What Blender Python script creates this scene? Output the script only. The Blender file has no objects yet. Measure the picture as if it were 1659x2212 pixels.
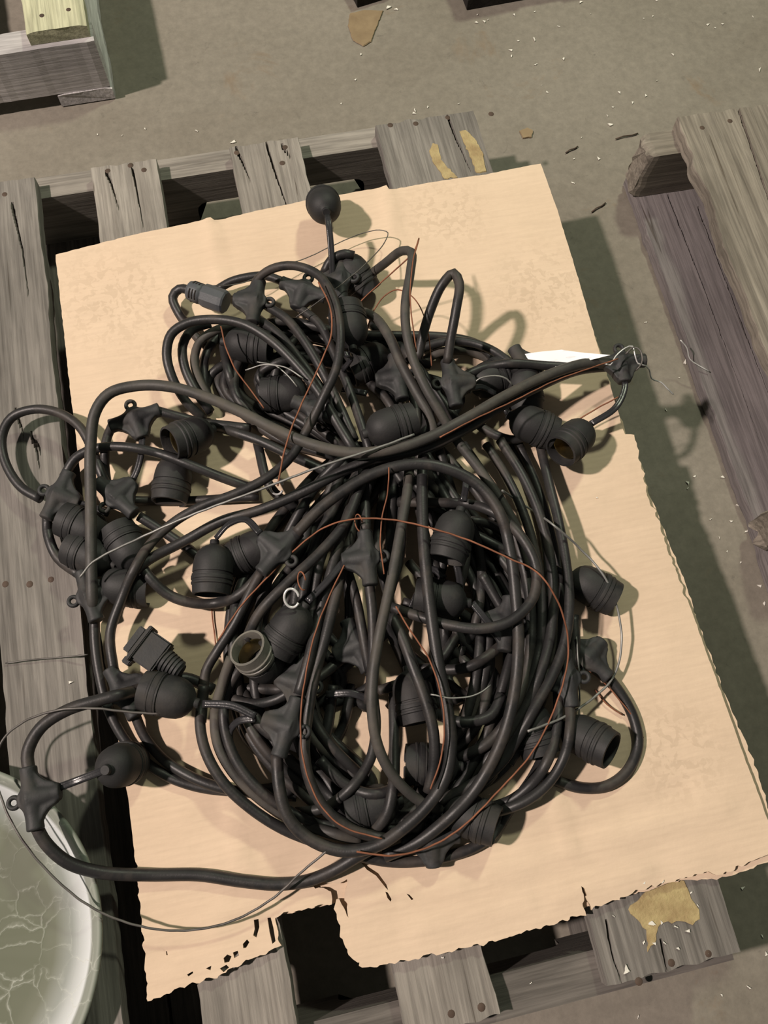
import bpy, bmesh, math, random
import numpy as np
from mathutils import Vector, Matrix, noise
from mathutils.geometry import delaunay_2d_cdt

# ------------------------------------------------------------------ camera, light
FPX, CX, CY = 1790.0, 829.5, 1106.0            # focal length and centre for a 1659 x 2212 frame
DZ, S = 0.135, 0.95                             # deck height above the floor, camera above the deck
CAM = np.array([[0.97634885, 0.19286084, -0.09771187],
                [-0.21395237, 0.92690182, -0.30834624],
                [0.03110139, 0.32195919, 0.94624256]])
scn = bpy.context.scene
col = scn.collection
cd = bpy.data.cameras.new('camera'); cam = bpy.data.objects.new('camera', cd); col.objects.link(cam)
mw = Matrix.Identity(4)
for i in range(3):
    for j in range(3): mw[i][j] = CAM[i, j]
mw.translation = (0, 0, DZ + S); cam.matrix_world = mw
cd.sensor_fit = 'VERTICAL'; cd.sensor_height = 36.0; cd.sensor_width = 27.0
cd.lens = 36.0 * FPX / 2212.0; cd.clip_start = 0.02
scn.camera = cam
w = bpy.data.worlds.new('world'); scn.world = w; w.use_nodes = True
w.node_tree.nodes['Background'].inputs[0].default_value = (0.80, 0.84, 0.74, 1)
w.node_tree.nodes['Background'].inputs[1].default_value = 0.085
def area(name, loc, tgt, size, power, colr):
    ld = bpy.data.lights.new(name, 'AREA'); ld.shape = 'DISK'; ld.size = size; ld.energy = power; ld.color = colr
    o = bpy.data.objects.new(name, ld); col.objects.link(o)
    d = Vector(tgt) - Vector(loc); o.location = loc
    o.rotation_euler = d.to_track_quat('-Z', 'Y').to_euler()
    return o
area('key_lamp', (-3.05, 0.58, 4.15), (0.1, 0.45, 0.1), 0.22, 298, (1.0, 0.85, 0.77))
area('back_lamp', (1.05, 1.75, 2.15), (0.0, 0.5, 0.1), 0.22, 24, (0.92, 1.0, 0.74))
scn.view_settings.view_transform = 'Standard'; scn.view_settings.look = 'None'
scn.view_settings.gamma = 1.0; scn.view_settings.use_curve_mapping = False
scn.view_settings.exposure = 0.0

# ------------------------------------------------------------------ helpers
def P3(x, y, h):
    """point seen at (x, y) that lies h metres above the deck"""
    d = np.array([(x - CX) / FPX, -(y - CY) / FPX, -1.0]); v = CAM @ d; t = (S - h) / (-v[2])
    return Vector((v[0] * t, v[1] * t, DZ + h))
def PN(a, h):
    d = np.stack([(a[:, 0] - CX) / FPX, -(a[:, 1] - CY) / FPX, -np.ones(len(a))], 1); v = d @ CAM.T
    t = (S - h) / (-v[:, 2]); return np.stack([v[:, 0] * t, v[:, 1] * t, DZ + h], 1)
def link(name, me, m=None, parent=None, mw=None):
    o = bpy.data.objects.new(name, me); col.objects.link(o)
    if m is not None and me is not None and not me.materials: me.materials.append(m)
    if parent is not None: o.parent = parent
    if mw is not None: o.matrix_local = mw
    return o
def mesh(name, vs, fs, smooth=True):
    me = bpy.data.meshes.new(name); me.from_pydata([tuple(v) for v in vs], [], fs)
    if smooth: me.polygons.foreach_set('use_smooth', [True] * len(me.polygons))
    me.update(); return me
def tag(o, label=None, cat=None, group=None, kind=None):
    if label: o['label'] = label
    if cat: o['category'] = cat
    if group: o['group'] = group
    if kind: o['kind'] = kind
    return o
def empty(name, loc=(0, 0, 0), rz=0):
    o = bpy.data.objects.new(name, None); col.objects.link(o); o.location = loc; o.rotation_euler = (0, 0, rz)
    o.empty_display_size = 0.02; return o
def sharp(me, deg=35):
    bm = bmesh.new(); bm.from_mesh(me)
    for e in bm.edges:
        if len(e.link_faces) == 2 and e.calc_face_angle(0) > math.radians(deg): e.smooth = False
    bm.to_mesh(me); bm.free()

def mat(name, rough=0.6, metallic=0.0, spec=0.5):
    m = bpy.data.materials.new(name); m.use_nodes = True; nt = m.node_tree; b = nt.nodes['Principled BSDF']
    b.inputs['Roughness'].default_value = rough; b.inputs['Metallic'].default_value = metallic
    b.inputs['Specular IOR Level'].default_value = spec
    return m, nt, b
def nd(nt, t, **k):
    n = nt.nodes.new(t)
    for a, v in k.items(): setattr(n, a, v)
    return n
def coords(nt, scale=(1, 1, 1), rnd=True):
    tc = nd(nt, 'ShaderNodeTexCoord'); mp = nd(nt, 'ShaderNodeMapping'); mp.inputs['Scale'].default_value = scale
    if rnd:
        oi = nd(nt, 'ShaderNodeObjectInfo'); va = nd(nt, 'ShaderNodeVectorMath', operation='ADD')
        sc = nd(nt, 'ShaderNodeMath', operation='MULTIPLY'); sc.inputs[1].default_value = 37.0
        nt.links.new(oi.outputs['Random'], sc.inputs[0])
        nt.links.new(tc.outputs['Object'], va.inputs[0]); nt.links.new(sc.outputs[0], va.inputs[1])
        nt.links.new(va.outputs[0], mp.inputs[0])
    else: nt.links.new(tc.outputs['Object'], mp.inputs[0])
    return mp.outputs[0]
def noise_tex(nt, vec, scale, detail=4, rough=0.55, dist=0.0):
    n = nd(nt, 'ShaderNodeTexNoise'); n.inputs['Scale'].default_value = scale; n.inputs['Detail'].default_value = detail
    n.inputs['Roughness'].default_value = rough; n.inputs['Distortion'].default_value = dist
    nt.links.new(vec, n.inputs['Vector']); return n.outputs['Fac']
def ramp(nt, fac, stops):
    r = nd(nt, 'ShaderNodeValToRGB'); e = r.color_ramp.elements
    while len(e) < len(stops): e.new(0.5)
    for k, (p, c) in enumerate(stops):
        e[k].position = p; e[k].color = tuple(c) + (1,) if len(c) == 3 else c
    nt.links.new(fac, r.inputs[0]); return r.outputs[0]
def mix(nt, fac, a, b, mode='MIX'):
    n = nd(nt, 'ShaderNodeMix', data_type='RGBA', blend_type=mode)
    for s, v in ((n.inputs[0], fac), (n.inputs[6], a), (n.inputs[7], b)):
        if isinstance(v, (int, float)): s.default_value = v
        elif isinstance(v, tuple): s.default_value = v + (1,) if len(v) == 3 else v
        else: nt.links.new(v, s)
    return n.outputs[2]
def bump(nt, b, h, strength=0.4, dist=0.002):
    n = nd(nt, 'ShaderNodeBump'); n.inputs['Strength'].default_value = strength; n.inputs['Distance'].default_value = dist
    nt.links.new(h, n.inputs['Height']); nt.links.new(n.outputs[0], b.inputs['Normal'])
def g3(v): return (v, v, v)

def rubber(name, lo, hi, dust, amt, rough=0.5):
    m, nt, b = mat(name, rough, 0, 0.4); v = coords(nt)
    c = ramp(nt, noise_tex(nt, v, 38, 5), [(0.3, lo), (0.7, hi)])
    d = ramp(nt, noise_tex(nt, v, 17, 4, 0.65), [(0.62 - amt, g3(0)), (0.85 - amt * 0.5, g3(1))])
    nt.links.new(mix(nt, d, c, dust), b.inputs['Base Color'])
    r = ramp(nt, d, [(0, g3(rough)), (1, g3(min(1, rough + 0.3)))]); nt.links.new(r, b.inputs['Roughness'])
    bump(nt, b, noise_tex(nt, v, 420, 3), 0.25, 0.0006); return m
M_CAB = rubber('black_rubber', (0.016, 0.016, 0.017), (0.030, 0.029, 0.029), (0.068, 0.056, 0.047), 0.12, 0.44)
M_DUST_LIT = rubber('dusty_lit_rubber', (0.036, 0.035, 0.033), (0.062, 0.058, 0.053), (0.105, 0.092, 0.075), 0.16, 0.55)  # paler for dust and for nearness to the light, both in the colour
M_SOCK = rubber('black_moulded_plastic', (0.016, 0.016, 0.017), (0.026, 0.026, 0.026), (0.055, 0.050, 0.044), 0.08, 0.62)
M_TEE = rubber('charcoal_moulded_plastic', (0.020, 0.021, 0.022), (0.034, 0.035, 0.036), (0.070, 0.062, 0.054), 0.10, 0.6)
M_GREY = rubber('grey_blue_plastic', (0.060, 0.066, 0.074), (0.085, 0.092, 0.100), (0.10, 0.095, 0.085), 0.03, 0.5)
M_LEAD = rubber('glossy_black_lead', (0.020, 0.020, 0.022), (0.032, 0.032, 0.035), (0.05, 0.05, 0.048), 0.0, 0.27)
M_CLEARR = rubber('worn_grey_collar', (0.12, 0.115, 0.10), (0.20, 0.19, 0.165), (0.06, 0.055, 0.05), 0.1, 0.45)
def metal(name, c, rough, met=1.0):
    m, nt, b = mat(name, rough, met); v = coords(nt)
    nt.links.new(ramp(nt, noise_tex(nt, v, 60, 4), [(0.3, c), (0.75, tuple(x * 0.55 for x in c))]), b.inputs['Base Color']); return m
M_BRASS = metal('dull_brass', (0.62, 0.52, 0.30), 0.35)
M_STEEL = metal('galvanised_wire', (0.30, 0.30, 0.285), 0.45, 0.4)
M_DARKW = metal('dark_iron_wire', (0.16, 0.15, 0.14), 0.5, 0.5)
M_RUST = metal('rusty_wire', (0.30, 0.115, 0.06), 0.75, 0.15)
M_NAIL = metal('rusty_nail', (0.11, 0.075, 0.055), 0.8, 0.2)
M_CHROME = metal('bright_metal', (0.85, 0.85, 0.84), 0.3, 0.35)

def wood(name, lo, mid, hi, rough=0.85, green=None):
    m, nt, b = mat(name, rough, 0, 0.25)
    v = coords(nt, (62, 2.6, 62)); v2 = coords(nt, (240, 9, 240)); v3 = coords(nt, (5, 3, 5))
    g = noise_tex(nt, v, 1.0, 6, 0.62, 0.8)
    c = ramp(nt, g, [(0.22, lo), (0.42, mid), (0.78, hi)])
    f = ramp(nt, noise_tex(nt, v2, 1.0, 4, 0.6, 0.3), [(0.35, g3(0.62)), (0.6, g3(1.06))])
    c = mix(nt, 0.85, c, f, 'MULTIPLY')
    bl = ramp(nt, noise_tex(nt, v3, 1.6, 4, 0.6), [(0.35, g3(0.72)), (0.65, g3(1.12))])
    c = mix(nt, 0.8, c, bl, 'MULTIPLY')
    st = ramp(nt, noise_tex(nt, coords(nt, (60, 2.2, 60)), 1.3, 3, 0.5, 1.2), [(0.70, g3(1)), (0.76, (0.30, 0.26, 0.22))])
    c = mix(nt, 0.75, c, st, 'MULTIPLY')
    nt.links.new(c, b.inputs['Base Color'])
    bump(nt, b, noise_tex(nt, v2, 1.0, 5, 0.7, 0.3), 0.55, 0.0012); return m
M_WOOD = wood('weathered_grey_wood', (0.170, 0.152, 0.132), (0.265, 0.243, 0.215), (0.360, 0.335, 0.298))
M_WOODM = wood('mid_grey_wood', (0.115, 0.105, 0.094), (0.190, 0.177, 0.160), (0.290, 0.272, 0.246))
M_WOOD2 = wood('dark_weathered_wood', (0.075, 0.068, 0.060), (0.130, 0.118, 0.106), (0.195, 0.178, 0.160))
M_WOOD3 = wood('rough_grey_wood', (0.120, 0.103, 0.083), (0.235, 0.208, 0.172), (0.400, 0.360, 0.300))
M_SHADED = wood('shade_tinted_smooth_wood', (0.150, 0.133, 0.133), (0.200, 0.180, 0.180), (0.255, 0.232, 0.228))  # purplish tint of the shade on the low boards, mixed into the colour
M_PALE = wood('pale_new_wood', (0.40, 0.40, 0.27), (0.50, 0.50, 0.34), (0.60, 0.60, 0.42))
M_BLOCK = wood('grey_sawn_wood', (0.46, 0.44, 0.44), (0.58, 0.56, 0.56), (0.68, 0.66, 0.66))
M_BLACKW = wood('blackened_wood', (0.012, 0.010, 0.009), (0.022, 0.018, 0.016), (0.04, 0.034, 0.03))

# ------------------------------------------------------------------ floor
m, nt, b = mat('stained_concrete', 0.72, 0, 0.35); v = coords(nt, rnd=False)
c = ramp(nt, noise_tex(nt, v, 2.2, 7, 0.62, 0.4), [(0.28, (0.185, 0.163, 0.131)), (0.50, (0.225, 0.203, 0.167)), (0.72, (0.270, 0.243, 0.203))])
fine = ramp(nt, noise_tex(nt, v, 70, 6, 0.7), [(0.3, g3(0.80)), (0.7, g3(1.14))]); c = mix(nt, 0.8, c, fine, 'MULTIPLY')
rs = ramp(nt, noise_tex(nt, v, 7.0, 5, 0.7, 0.6), [(0.60, g3(0)), (0.72, g3(1))])
c = mix(nt, rs, c, mix(nt, 0.45, c, (0.20, 0.125, 0.065)))
bl = ramp(nt, noise_tex(nt, v, 26, 6, 0.75, 1.0), [(0.62, g3(1)), (0.72, g3(0.62))]); c = mix(nt, 0.7, c, bl, 'MULTIPLY')
nt.links.new(c, b.inputs['Base Color']); bump(nt, b, noise_tex(nt, v, 120, 6, 0.7), 0.3, 0.001)
n = 40; me = mesh('floor', [(-2.4 + 5 * i / n, -2.2 + 5.4 * j / n, 0.0006 * noise.noise((i * .7, j * .7, 0)) - .0006) for j in range(n + 1) for i in range(n + 1)],
                  [(j * (n + 1) + i, j * (n + 1) + i + 1, (j + 1) * (n + 1) + i + 1, (j + 1) * (n + 1) + i) for j in range(n) for i in range(n)])
fl = link('floor', me, m); tag(fl, kind='structure')

# ------------------------------------------------------------------ pallets
def board_mesh(name, L, W, T, cracks=(), seed=0, rag=0.0015, chips=()):
    """length along local Y from 0 to L, width centred on X, top face at z = 0"""
    rnd = random.Random(seed)
    nx = max(8, int(W / 0.0008)) if cracks else 8
    ny = max(8, int(L / (0.006 if cracks else 0.012)))
    ys = [L * j / ny for j in range(ny + 1)]; vs = []; R = nx + 1 + 2
    for y in ys:
        e0 = -W / 2 + rag * noise.noise((seed, y * 9, 1)) * 2 + rag * noise.noise((seed, y * 45, 1))
        e1 = W / 2 + rag * noise.noise((seed, y * 9, 5)) * 2 + rag * noise.noise((seed, y * 45, 5))
        for (ya, yb, side, amt) in chips:
            if ya < y < yb:
                k = amt * math.sin(math.pi * (y - ya) / (yb - ya)) ** 0.6
                if side > 0: e1 -= k
                else: e0 += k
        for i in range(nx + 1):
            x = e0 + (e1 - e0) * i / nx
            z = 0.0007 * noise.noise((seed + x * 40, y * 5, 0))
            if i in (0, nx): z -= 0.0022
            for cr in cracks:
                for (ax, ay), (bx, by) in zip(cr, cr[1:]):
                    if min(ay, by) <= y <= max(ay, by) and ay != by:
                        t = (y - ay) / (by - ay); cx_ = ax + (bx - ax) * t + 0.0008 * noise.noise((seed, y * 60, 9))
                        tot = (y - cr[0][1]) / (cr[-1][1] - cr[0][1]); wd = 0.0014 * (1.1 - tot)
                        if abs(x - cx_) < max(wd, 0.00045): z -= 0.011 * (1.1 - tot)
            yy = y
            if y == 0: yy += 0.003 * noise.noise((seed, x * 60, 3))
            if y == L: yy += 0.004 * noise.noise((seed, x * 60, 7))
            vs.append((x, yy, z))
        vs.append((e1, y, -T)); vs.append((e0, y, -T))
    fs = []
    for j in range(ny):
        for i in range(R):
            a = j * R + i; b_ = j * R + (i + 1) % R
            fs.append((a, b_, b_ + R, a + R))
    fs.append(tuple(reversed(range(R)))); fs.append(tuple(range(ny * R, ny * R + R)))
    return mesh(name, vs, fs, False)
def board(parent, name, x0, x1, y0, y1, z, T, m, along='Y', **k):
    """board with its top at z; runs along Y (or along X) in the parent's frame"""
    if along == 'Y':
        me = board_mesh(name, y1 - y0, x1 - x0, T, **k); o = link(name, me, m, parent); o.location = ((x0 + x1) / 2, y0, z)
    else:
        me = board_mesh(name, x1 - x0, y1 - y0, T, **k); o = link(name, me, m, parent)
        o.location = (x0, (y0 + y1) / 2, z); o.rotation_euler = (0, 0, -math.pi / 2)
    return o
nail_me = mesh('nail_head', [(0.0042 * math.cos(a * math.pi / 5), 0.0042 * math.sin(a * math.pi / 5), 0.0002) for a in range(10)] + [(0.0030 * math.cos(a * math.pi / 5), 0.0030 * math.sin(a * math.pi / 5), 0.0012) for a in range(10)] + [(0, 0, 0.0006)],
               [(a, (a + 1) % 10, 10 + (a + 1) % 10, 10 + a) for a in range(10)] + [(10 + a, 10 + (a + 1) % 10, 20) for a in range(10)])
def nails(bd, pts):
    for (x, y) in pts:
        o = link('nail_head', nail_me, M_NAIL, bd); o.location = (x, y, -0.0004)
def notched(parent, x0, x1, y0, y1, ztop, zbot, m, notches, seed=0):
    """stringer along X with rounded notches cut into its underside"""
    prof = [(x0, ztop)]; n = 24
    for i in range(1, n): prof.append((x0 + (x1 - x0) * i / n, ztop + 0.0008 * noise.noise((i * 1.3, seed, 0))))
    prof += [(x1, ztop), (x1, zbot)]
    for (a, b_, zt) in sorted(notches, reverse=True):
        r = 0.016; prof += [(b_, zbot)]
        prof += [(b_ - r + r * math.cos(t), zt - r + r * math.sin(t)) for t in [0, .5, 1.05, 1.57]]
        prof += [(a + r - r * math.sin(t), zt - r + r * math.cos(t)) for t in [0, .5, 1.05, 1.57]]
        prof += [(a, zbot)]
    prof += [(x0, zbot)]
    bm = bmesh.new(); A = [bm.verts.new((p[0], y0, p[1])) for p in prof]; B = [bm.verts.new((p[0], y1, p[1])) for p in prof]
    k = len(prof)
    for i in range(k): bm.faces.new((A[i], A[(i + 1) % k], B[(i + 1) % k], B[i]))
    f1 = bm.faces.new(list(reversed(A))); f2 = bm.faces.new(B)
    bmesh.ops.triangulate(bm, faces=[f1, f2]); bmesh.ops.recalc_face_normals(bm, faces=bm.faces)
    # turn into a mesh whose own Y runs along the beam so that the grain does too
    R = Matrix.Rotation(math.pi / 2, 4, 'Z')
    bmesh.ops.transform(bm, matrix=R, verts=bm.verts)
    me = bpy.data.meshes.new('stringer'); bm.to_mesh(me); bm.free()
    o = link('stringer', me, m, parent); o.rotation_euler = (0, 0, -math.pi / 2); return o
TB = 0.020
main = empty('wooden_pallet', (0, 0, 0)); tag(main, 'grey wooden pallet carrying the cardboard and the tangled black cables', 'pallet')
YN, YF = -0.237, 0.886
def crk(x0, pxs, h=0):  # crack points given where the photograph shows them -> board-local (x, y from far end)
    out = []
    for (px, py) in pxs:
        p = P3(px, py, 0); out.append((p.x - x0, p.y - YN))
    return out
bx = [(-0.520, -0.432), (-0.362, -0.270), (-0.1945, -0.1025), (0.0, 0.0995), (0.2115, 0.3585)]
cracks = [[], [[(25, 440), (35, 480), (50, 550), (62, 640)], [(34, 888), (44, 915), (52, 945)], [(66, 935), (78, 965), (86, 1010)], [(72, 940), (84, 962), (88, 985)]], [[(228, 368), (240, 395), (258, 455)], [(283, 350), (290, 385), (310, 490)]],
          [[(576, 312), (590, 360), (618, 440), (640, 480)], [(510, 322), (520, 340), (541, 390)], [(610, 315), (628, 340)]],
          [[(966, 250), (985, 300), (1018, 372)], [(1310, 1990), (1322, 2060), (1345, 2130)], [(1430, 2040), (1440, 2105)]]]
boards = []
for k, (a, b_) in enumerate(bx):
    xc = (a + b_) / 2
    o = board(main, 'deck_board', a, b_, YN if k != 4 else YN, YF, DZ, TB, M_WOOD if k in (2, 3) else M_WOODM,
              cracks=[crk(xc, c_) for c_ in cracks[k]], seed=11 + k,
              chips=[(0.02, 0.16, 1, 0.004)] if k == 3 else [])
    boards.append(o)
def nail_px(k, pts):
    xc = (bx[k][0] + bx[k][1]) / 2; nails(boards[k], [(P3(x, y, 0).x - xc, P3(x, y, 0).y - YN) for x, y in pts])
nail_px(1, [(10, 420), (12, 1262), (64, 1262), (110, 1252)]); nail_px(2, [(233, 369), (311, 367), (282, 357)])
nail_px(3, [(511, 330), (610, 352), (616, 318), (975, 2190), (1040, 2176)])
nail_px(4, [(843, 270), (898, 267), (967, 254), (1061, 246), (1450, 2080), (1380, 2120), (1530, 2060)])
notched(main, -0.52, 0.356, 0.866, 0.902, DZ - TB - .0005, 0.0185, M_WOOD, [(-0.064, 0.192, DZ - 0.079), (-0.47, -0.32, DZ - 0.079)], 1)
notched(main, -0.52, 0.356, -0.248, -0.206, DZ - TB - .0005, 0.0185, M_WOOD2, [(-0.064, 0.192, DZ - 0.079), (-0.47, -0.32, DZ - 0.079)], 2)
notched(main, -0.52, 0.356, 0.33, 0.37, DZ - TB - .0005, 0.0185, M_WOOD2, [(-0.064, 0.192, DZ - 0.079), (-0.47, -0.32, DZ - 0.079)], 3)
for k, (a, b_) in enumerate([(-0.52, -0.43), (-0.31, -0.215), (0.215, 0.355)]):
    board(main, 'bottom_board', a, b_, YN, YF, 0.0185, 0.018, M_WOOD2, seed=30 + k,
          cracks=[[(0.012, 0.0), (0.008, 0.35), (0.02, 0.7)]] if k == 1 else [])

# yellow foam residue on the widest board
m, nt, b = mat('yellow_foam_residue', 0.7); v = coords(nt)
nt.links.new(ramp(nt, noise_tex(nt, v, 60, 5), [(0.3, (0.30, 0.21, 0.10)), (0.7, (0.46, 0.37, 0.18))]), b.inputs['Base Color'])
bump(nt, b, noise_tex(nt, v, 200, 4), 0.6, 0.002); M_FOAM = m
def slab(name, poly, th, m, parent=None, z0=None, rag=0.0, seed=0, dome=0.0):
    """flat irregular piece from an outline of world points (bottom at z0)"""
    pts = [Vector((p[0], p[1])) for p in poly]; dense = []
    for i in range(len(pts)):
        a, b_ = pts[i], pts[(i + 1) % len(pts)]; k = max(1, int((b_ - a).length / 0.004)) if rag else 1
        for j in range(k):
            q = a.lerp(b_, j / k)
            if rag: q = q + Vector((noise.noise((q.x * 160, q.y * 160, seed)), noise.noise((q.x * 160, q.y * 160, seed + 9)))) * rag
            dense.append(q)
    c0 = sum((Vector((q.x, q.y)) for q in dense), Vector((0, 0))) / len(dense); k = len(dense)
    bot = [(q.x, q.y, z0) for q in dense]; top = [(c0.x + (q.x - c0.x) * 0.96, c0.y + (q.y - c0.y) * 0.96, z0 + th) for q in dense]
    bm = bmesh.new(); B = [bm.verts.new(p) for p in bot]; T = [bm.verts.new(p) for p in top]
    for i in range(k): bm.faces.new((B[i], B[(i + 1) % k], T[(i + 1) % k], T[i]))
    f = bm.faces.new(T); g = bm.faces.new(list(reversed(B))); bmesh.ops.triangulate(bm, faces=[f, g])
    bmesh.ops.recalc_face_normals(bm, faces=bm.faces)
    me = bpy.data.meshes.new(name); bm.to_mesh(me); bm.free()
    o = link(name, me, m)
    if parent is not None:
        o.parent = parent; o.matrix_parent_inverse = parent_inv(parent)
    return o
def parent_inv(p):
    mwp = Matrix.LocRotScale(p.location, p.rotation_euler, p.scale); q = p.parent
    while q is not None: mwp = Matrix.LocRotScale(q.location, q.rotation_euler, q.scale) @ mwp; q = q.parent
    return mwp.inverted()
for pl in ([(1355, 1965), (1395, 2010), (1398, 2060), (1412, 2040), (1425, 1995), (1470, 1990), (1500, 1998), (1513, 1985), (1512, 1965), (1490, 1930), (1478, 1900), (1420, 1895)],
           [(990, 283), (1005, 280), (1030, 305), (1044, 335), (1050, 372), (1030, 376), (1016, 340)],
           [(935, 308), (945, 312), (953, 345), (990, 385), (960, 388), (932, 345), (928, 325)]):
    o = slab('foam_residue', [P3(x, y, 0) for x, y in pl], 0.0022, M_FOAM, boards[4], DZ - 0.0012, 0.0025, 3)
    tag(o, 'yellow foam residue')

# right-hand pallet
rp = empty('wooden_pallet', (0, 0, 0)); tag(rp, 'rough weathered pallet at the right edge, seen in part', 'pallet')
rp.rotation_euler = (0, 0, math.radians(-0.9)); ORX, ORY = 0.603, 0.79; rp.location = (ORX, ORY, 0)
board(rp, 'deck_board', 0.044, 0.20, -1.05, 0.030, DZ, 0.022, M_WOOD3, seed=51, rag=0.004, cracks=[[(0.02, 1.08), (0.0, 0.8), (-0.02, 0.62)]], chips=[(0.10, 0.45, -1, 0.004), (0.90, 0.98, -1, 0.006)])
board(rp, 'deck_board', 0.27, 0.40, -1.05, 0.030, DZ, 0.022, M_WOOD3, seed=52, rag=0.003)
nails(rp.children[0], [(-0.045, 1.055), (0.0, 1.06), (0.03, 0.3)])
board(rp, 'bottom_board', 0.006, 0.135, -1.05, 0.030, 0.024, 0.022, M_SHADED, seed=53, rag=0.003,
      cracks=[[(-0.012, 1.03), (-0.010, 0.85), (-0.012, 0.60)], [(0.028, 1.0), (0.026, 0.7), (0.020, 0.3)]])
board(rp, 'bottom_board', 0.27, 0.40, -1.05, 0.030, 0.024, 0.022, M_SHADED, seed=54, rag=0.003)
def stringer_rough(y0, y1, seed):
    bm = bmesh.new(); ny, nz = 10, 8; pts = {}
    xs = [0.0, 0.004, 0.012, 0.03] + [0.03 + 0.40 * i / 12 for i in range(1, 13)]
    ring = []
    for i in range(9): ring.append((y0 + (y1 - y0) * i / 8, 0.1125))
    for i in range(1, 9): ring.append((y1, 0.1125 - 0.0875 * i / 8))
    for i in range(1, 9): ring.append((y1 + (y0 - y1) * i / 8, 0.025))
    for i in range(1, 8): ring.append((y0, 0.025 + 0.0875 * i / 8))
    yc, zc = (y0 + y1) / 2, 0.069; rows = []
    for xi, x in enumerate(xs):
        s = 0.86 if xi == 0 else 0.95 if xi == 1 else 1.0; row = []
        for (y, z) in ring:
            e = noise.noise((y * 70, z * 50, seed)) * (0.011 if xi < 3 else 0.0)
            row.append(bm.verts.new((x + e, yc + (y - yc) * s, zc + (z - zc) * s)))
        rows.append(row)
    k = len(ring)
    for a, b_ in zip(rows, rows[1:]):
        for i in range(k): bm.faces.new((a[i], a[(i + 1) % k], b_[(i + 1) % k], b_[i]))
    bm.faces.new(rows[0]); bm.faces.new(list(reversed(rows[-1]))); bmesh.ops.recalc_face_normals(bm, faces=bm.faces)
    bmesh.ops.transform(bm, matrix=Matrix.Rotation(math.pi / 2, 4, 'Z'), verts=bm.verts)
    me = bpy.data.meshes.new('stringer'); bm.to_mesh(me); bm.free()
    o = link('stringer', me, M_WOOD3, rp); o.rotation_euler = (0, 0, -math.pi / 2)
for (a, b_, s) in ((-0.015, 0.028, 3), (-0.605, -0.560, 8)): stringer_rough(a, b_, s)

# top-left pallet
tl = empty('wooden_pallet', tuple(P3(247, 212, -DZ)[:2]) + (0,)); tag(tl, 'pallet with a pale new deck board at the top left corner', 'pallet')
tl.rotation_euler = (0, 0, math.radians(1.0))
board(tl, 'stringer', -0.60, 0.0, 0.0, 0.040, 0.112, 0.088, M_BLOCK, 'X', seed=61)
board(tl, 'stringer', -0.60, 0.0, 0.45, 0.49, 0.112, 0.088, M_BLOCK, 'X', seed=64)
ob = board(tl, 'deck_board', -0.093, -0.004, 0.006, 0.75, 0.134, 0.0215, M_PALE, seed=62); tag(ob, 'pale yellow new board')
nails(ob, [(-0.018, 0.030), (0.022, 0.034)])
board(tl, 'deck_board', -0.36, -0.24, 0.006, 0.75, 0.134, 0.0215, M_BLOCK, seed=65)
board(tl, 'bottom_board', -0.085, 0.002, -0.002, 0.75, 0.0235, 0.022, M_BLOCK, seed=63)
board(tl, 'bottom_board', -0.36, -0.24, 0.004, 0.75, 0.0235, 0.022, M_BLOCK, seed=66)

# dark pallet beyond the top edge of the frame
q = P3(1008, 22, -DZ)
tp = empty('wooden_pallet', (q.x, q.y, 0)); tag(tp, 'blackened pallet whose near edge just enters at the top', 'pallet')
tp.rotation_euler = (0, 0, math.radians(3))
board(tp, 'stringer', 0.0, 0.62, 0.0, 0.045, 0.070, 0.048, M_BLACKW, 'X', seed=71)
for k, xx in enumerate((0.0, 0.19, 0.38)):
    board(tp, 'deck_board', xx, xx + 0.11, 0.0, 0.5, 0.092, 0.0215, M_BLACKW, seed=72 + k)
    board(tp, 'bottom_board', xx, xx + 0.11, 0.0, 0.5, 0.0215, 0.021, M_BLACKW, seed=82 + k)
q = P3(782, 12, -DZ)
wb = board_mesh('wood_offcut', 0.22, 0.07, 0.035, seed=90); o = link('wood_offcut', wb, M_BLACKW); o.location = (q.x + 0.025, q.y + 0.004, 0.0355); o.rotation_euler = (0, 0, math.radians(12))
tag(o, 'dark wooden offcut whose tip shows at the top edge', 'offcut')

# ------------------------------------------------------------------ cardboard
m, nt, b = mat('brown_cardboard', 0.85, 0, 0.2); v = coords(nt, rnd=False)
c = ramp(nt, noise_tex(nt, v, 3.0, 5, 0.6), [(0.3, (0.650, 0.500, 0.365)), (0.7, (0.735, 0.580, 0.430))])
f = ramp(nt, noise_tex(nt, coords(nt, (30, 260, 30), False), 1, 4, 0.6), [(0.3, g3(0.93)), (0.7, g3(1.05))]); c = mix(nt, 0.7, c, f, 'MULTIPLY')
tc = nd(nt, 'ShaderNodeTexCoord')
def region(px, py, rad):
    p = P3(px, py, 0.004); dn = nd(nt, 'ShaderNodeVectorMath', operation='DISTANCE'); dn.inputs[1].default_value = p
    nt.links.new(tc.outputs['Object'], dn.inputs[0])
    mr = nd(nt, 'ShaderNodeMapRange'); mr.inputs[1].default_value = rad; mr.inputs[2].default_value = rad * 0.35
    nt.links.new(dn.outputs['Value'], mr.inputs[0]); return mr.outputs[0]
reg = None
for r_ in ((250, 650, 0.10), (960, 470, 0.075), (1180, 640, 0.095), (400, 1225, 0.05), (370, 780, 0.06), (1450, 1620, 0.07)):
    o_ = region(*r_)
    if reg is None: reg = o_
    else:
        mx = nd(nt, 'ShaderNodeMath', operation='MAXIMUM'); nt.links.new(reg, mx.inputs[0]); nt.links.new(o_, mx.inputs[1]); reg = mx.outputs[0]
stn = ramp(nt, noise_tex(nt, coords(nt, (1, 1, 1), False), 110, 3, 0.5, 0.6), [(0.50, g3(0)), (0.56, g3(1))])
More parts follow.
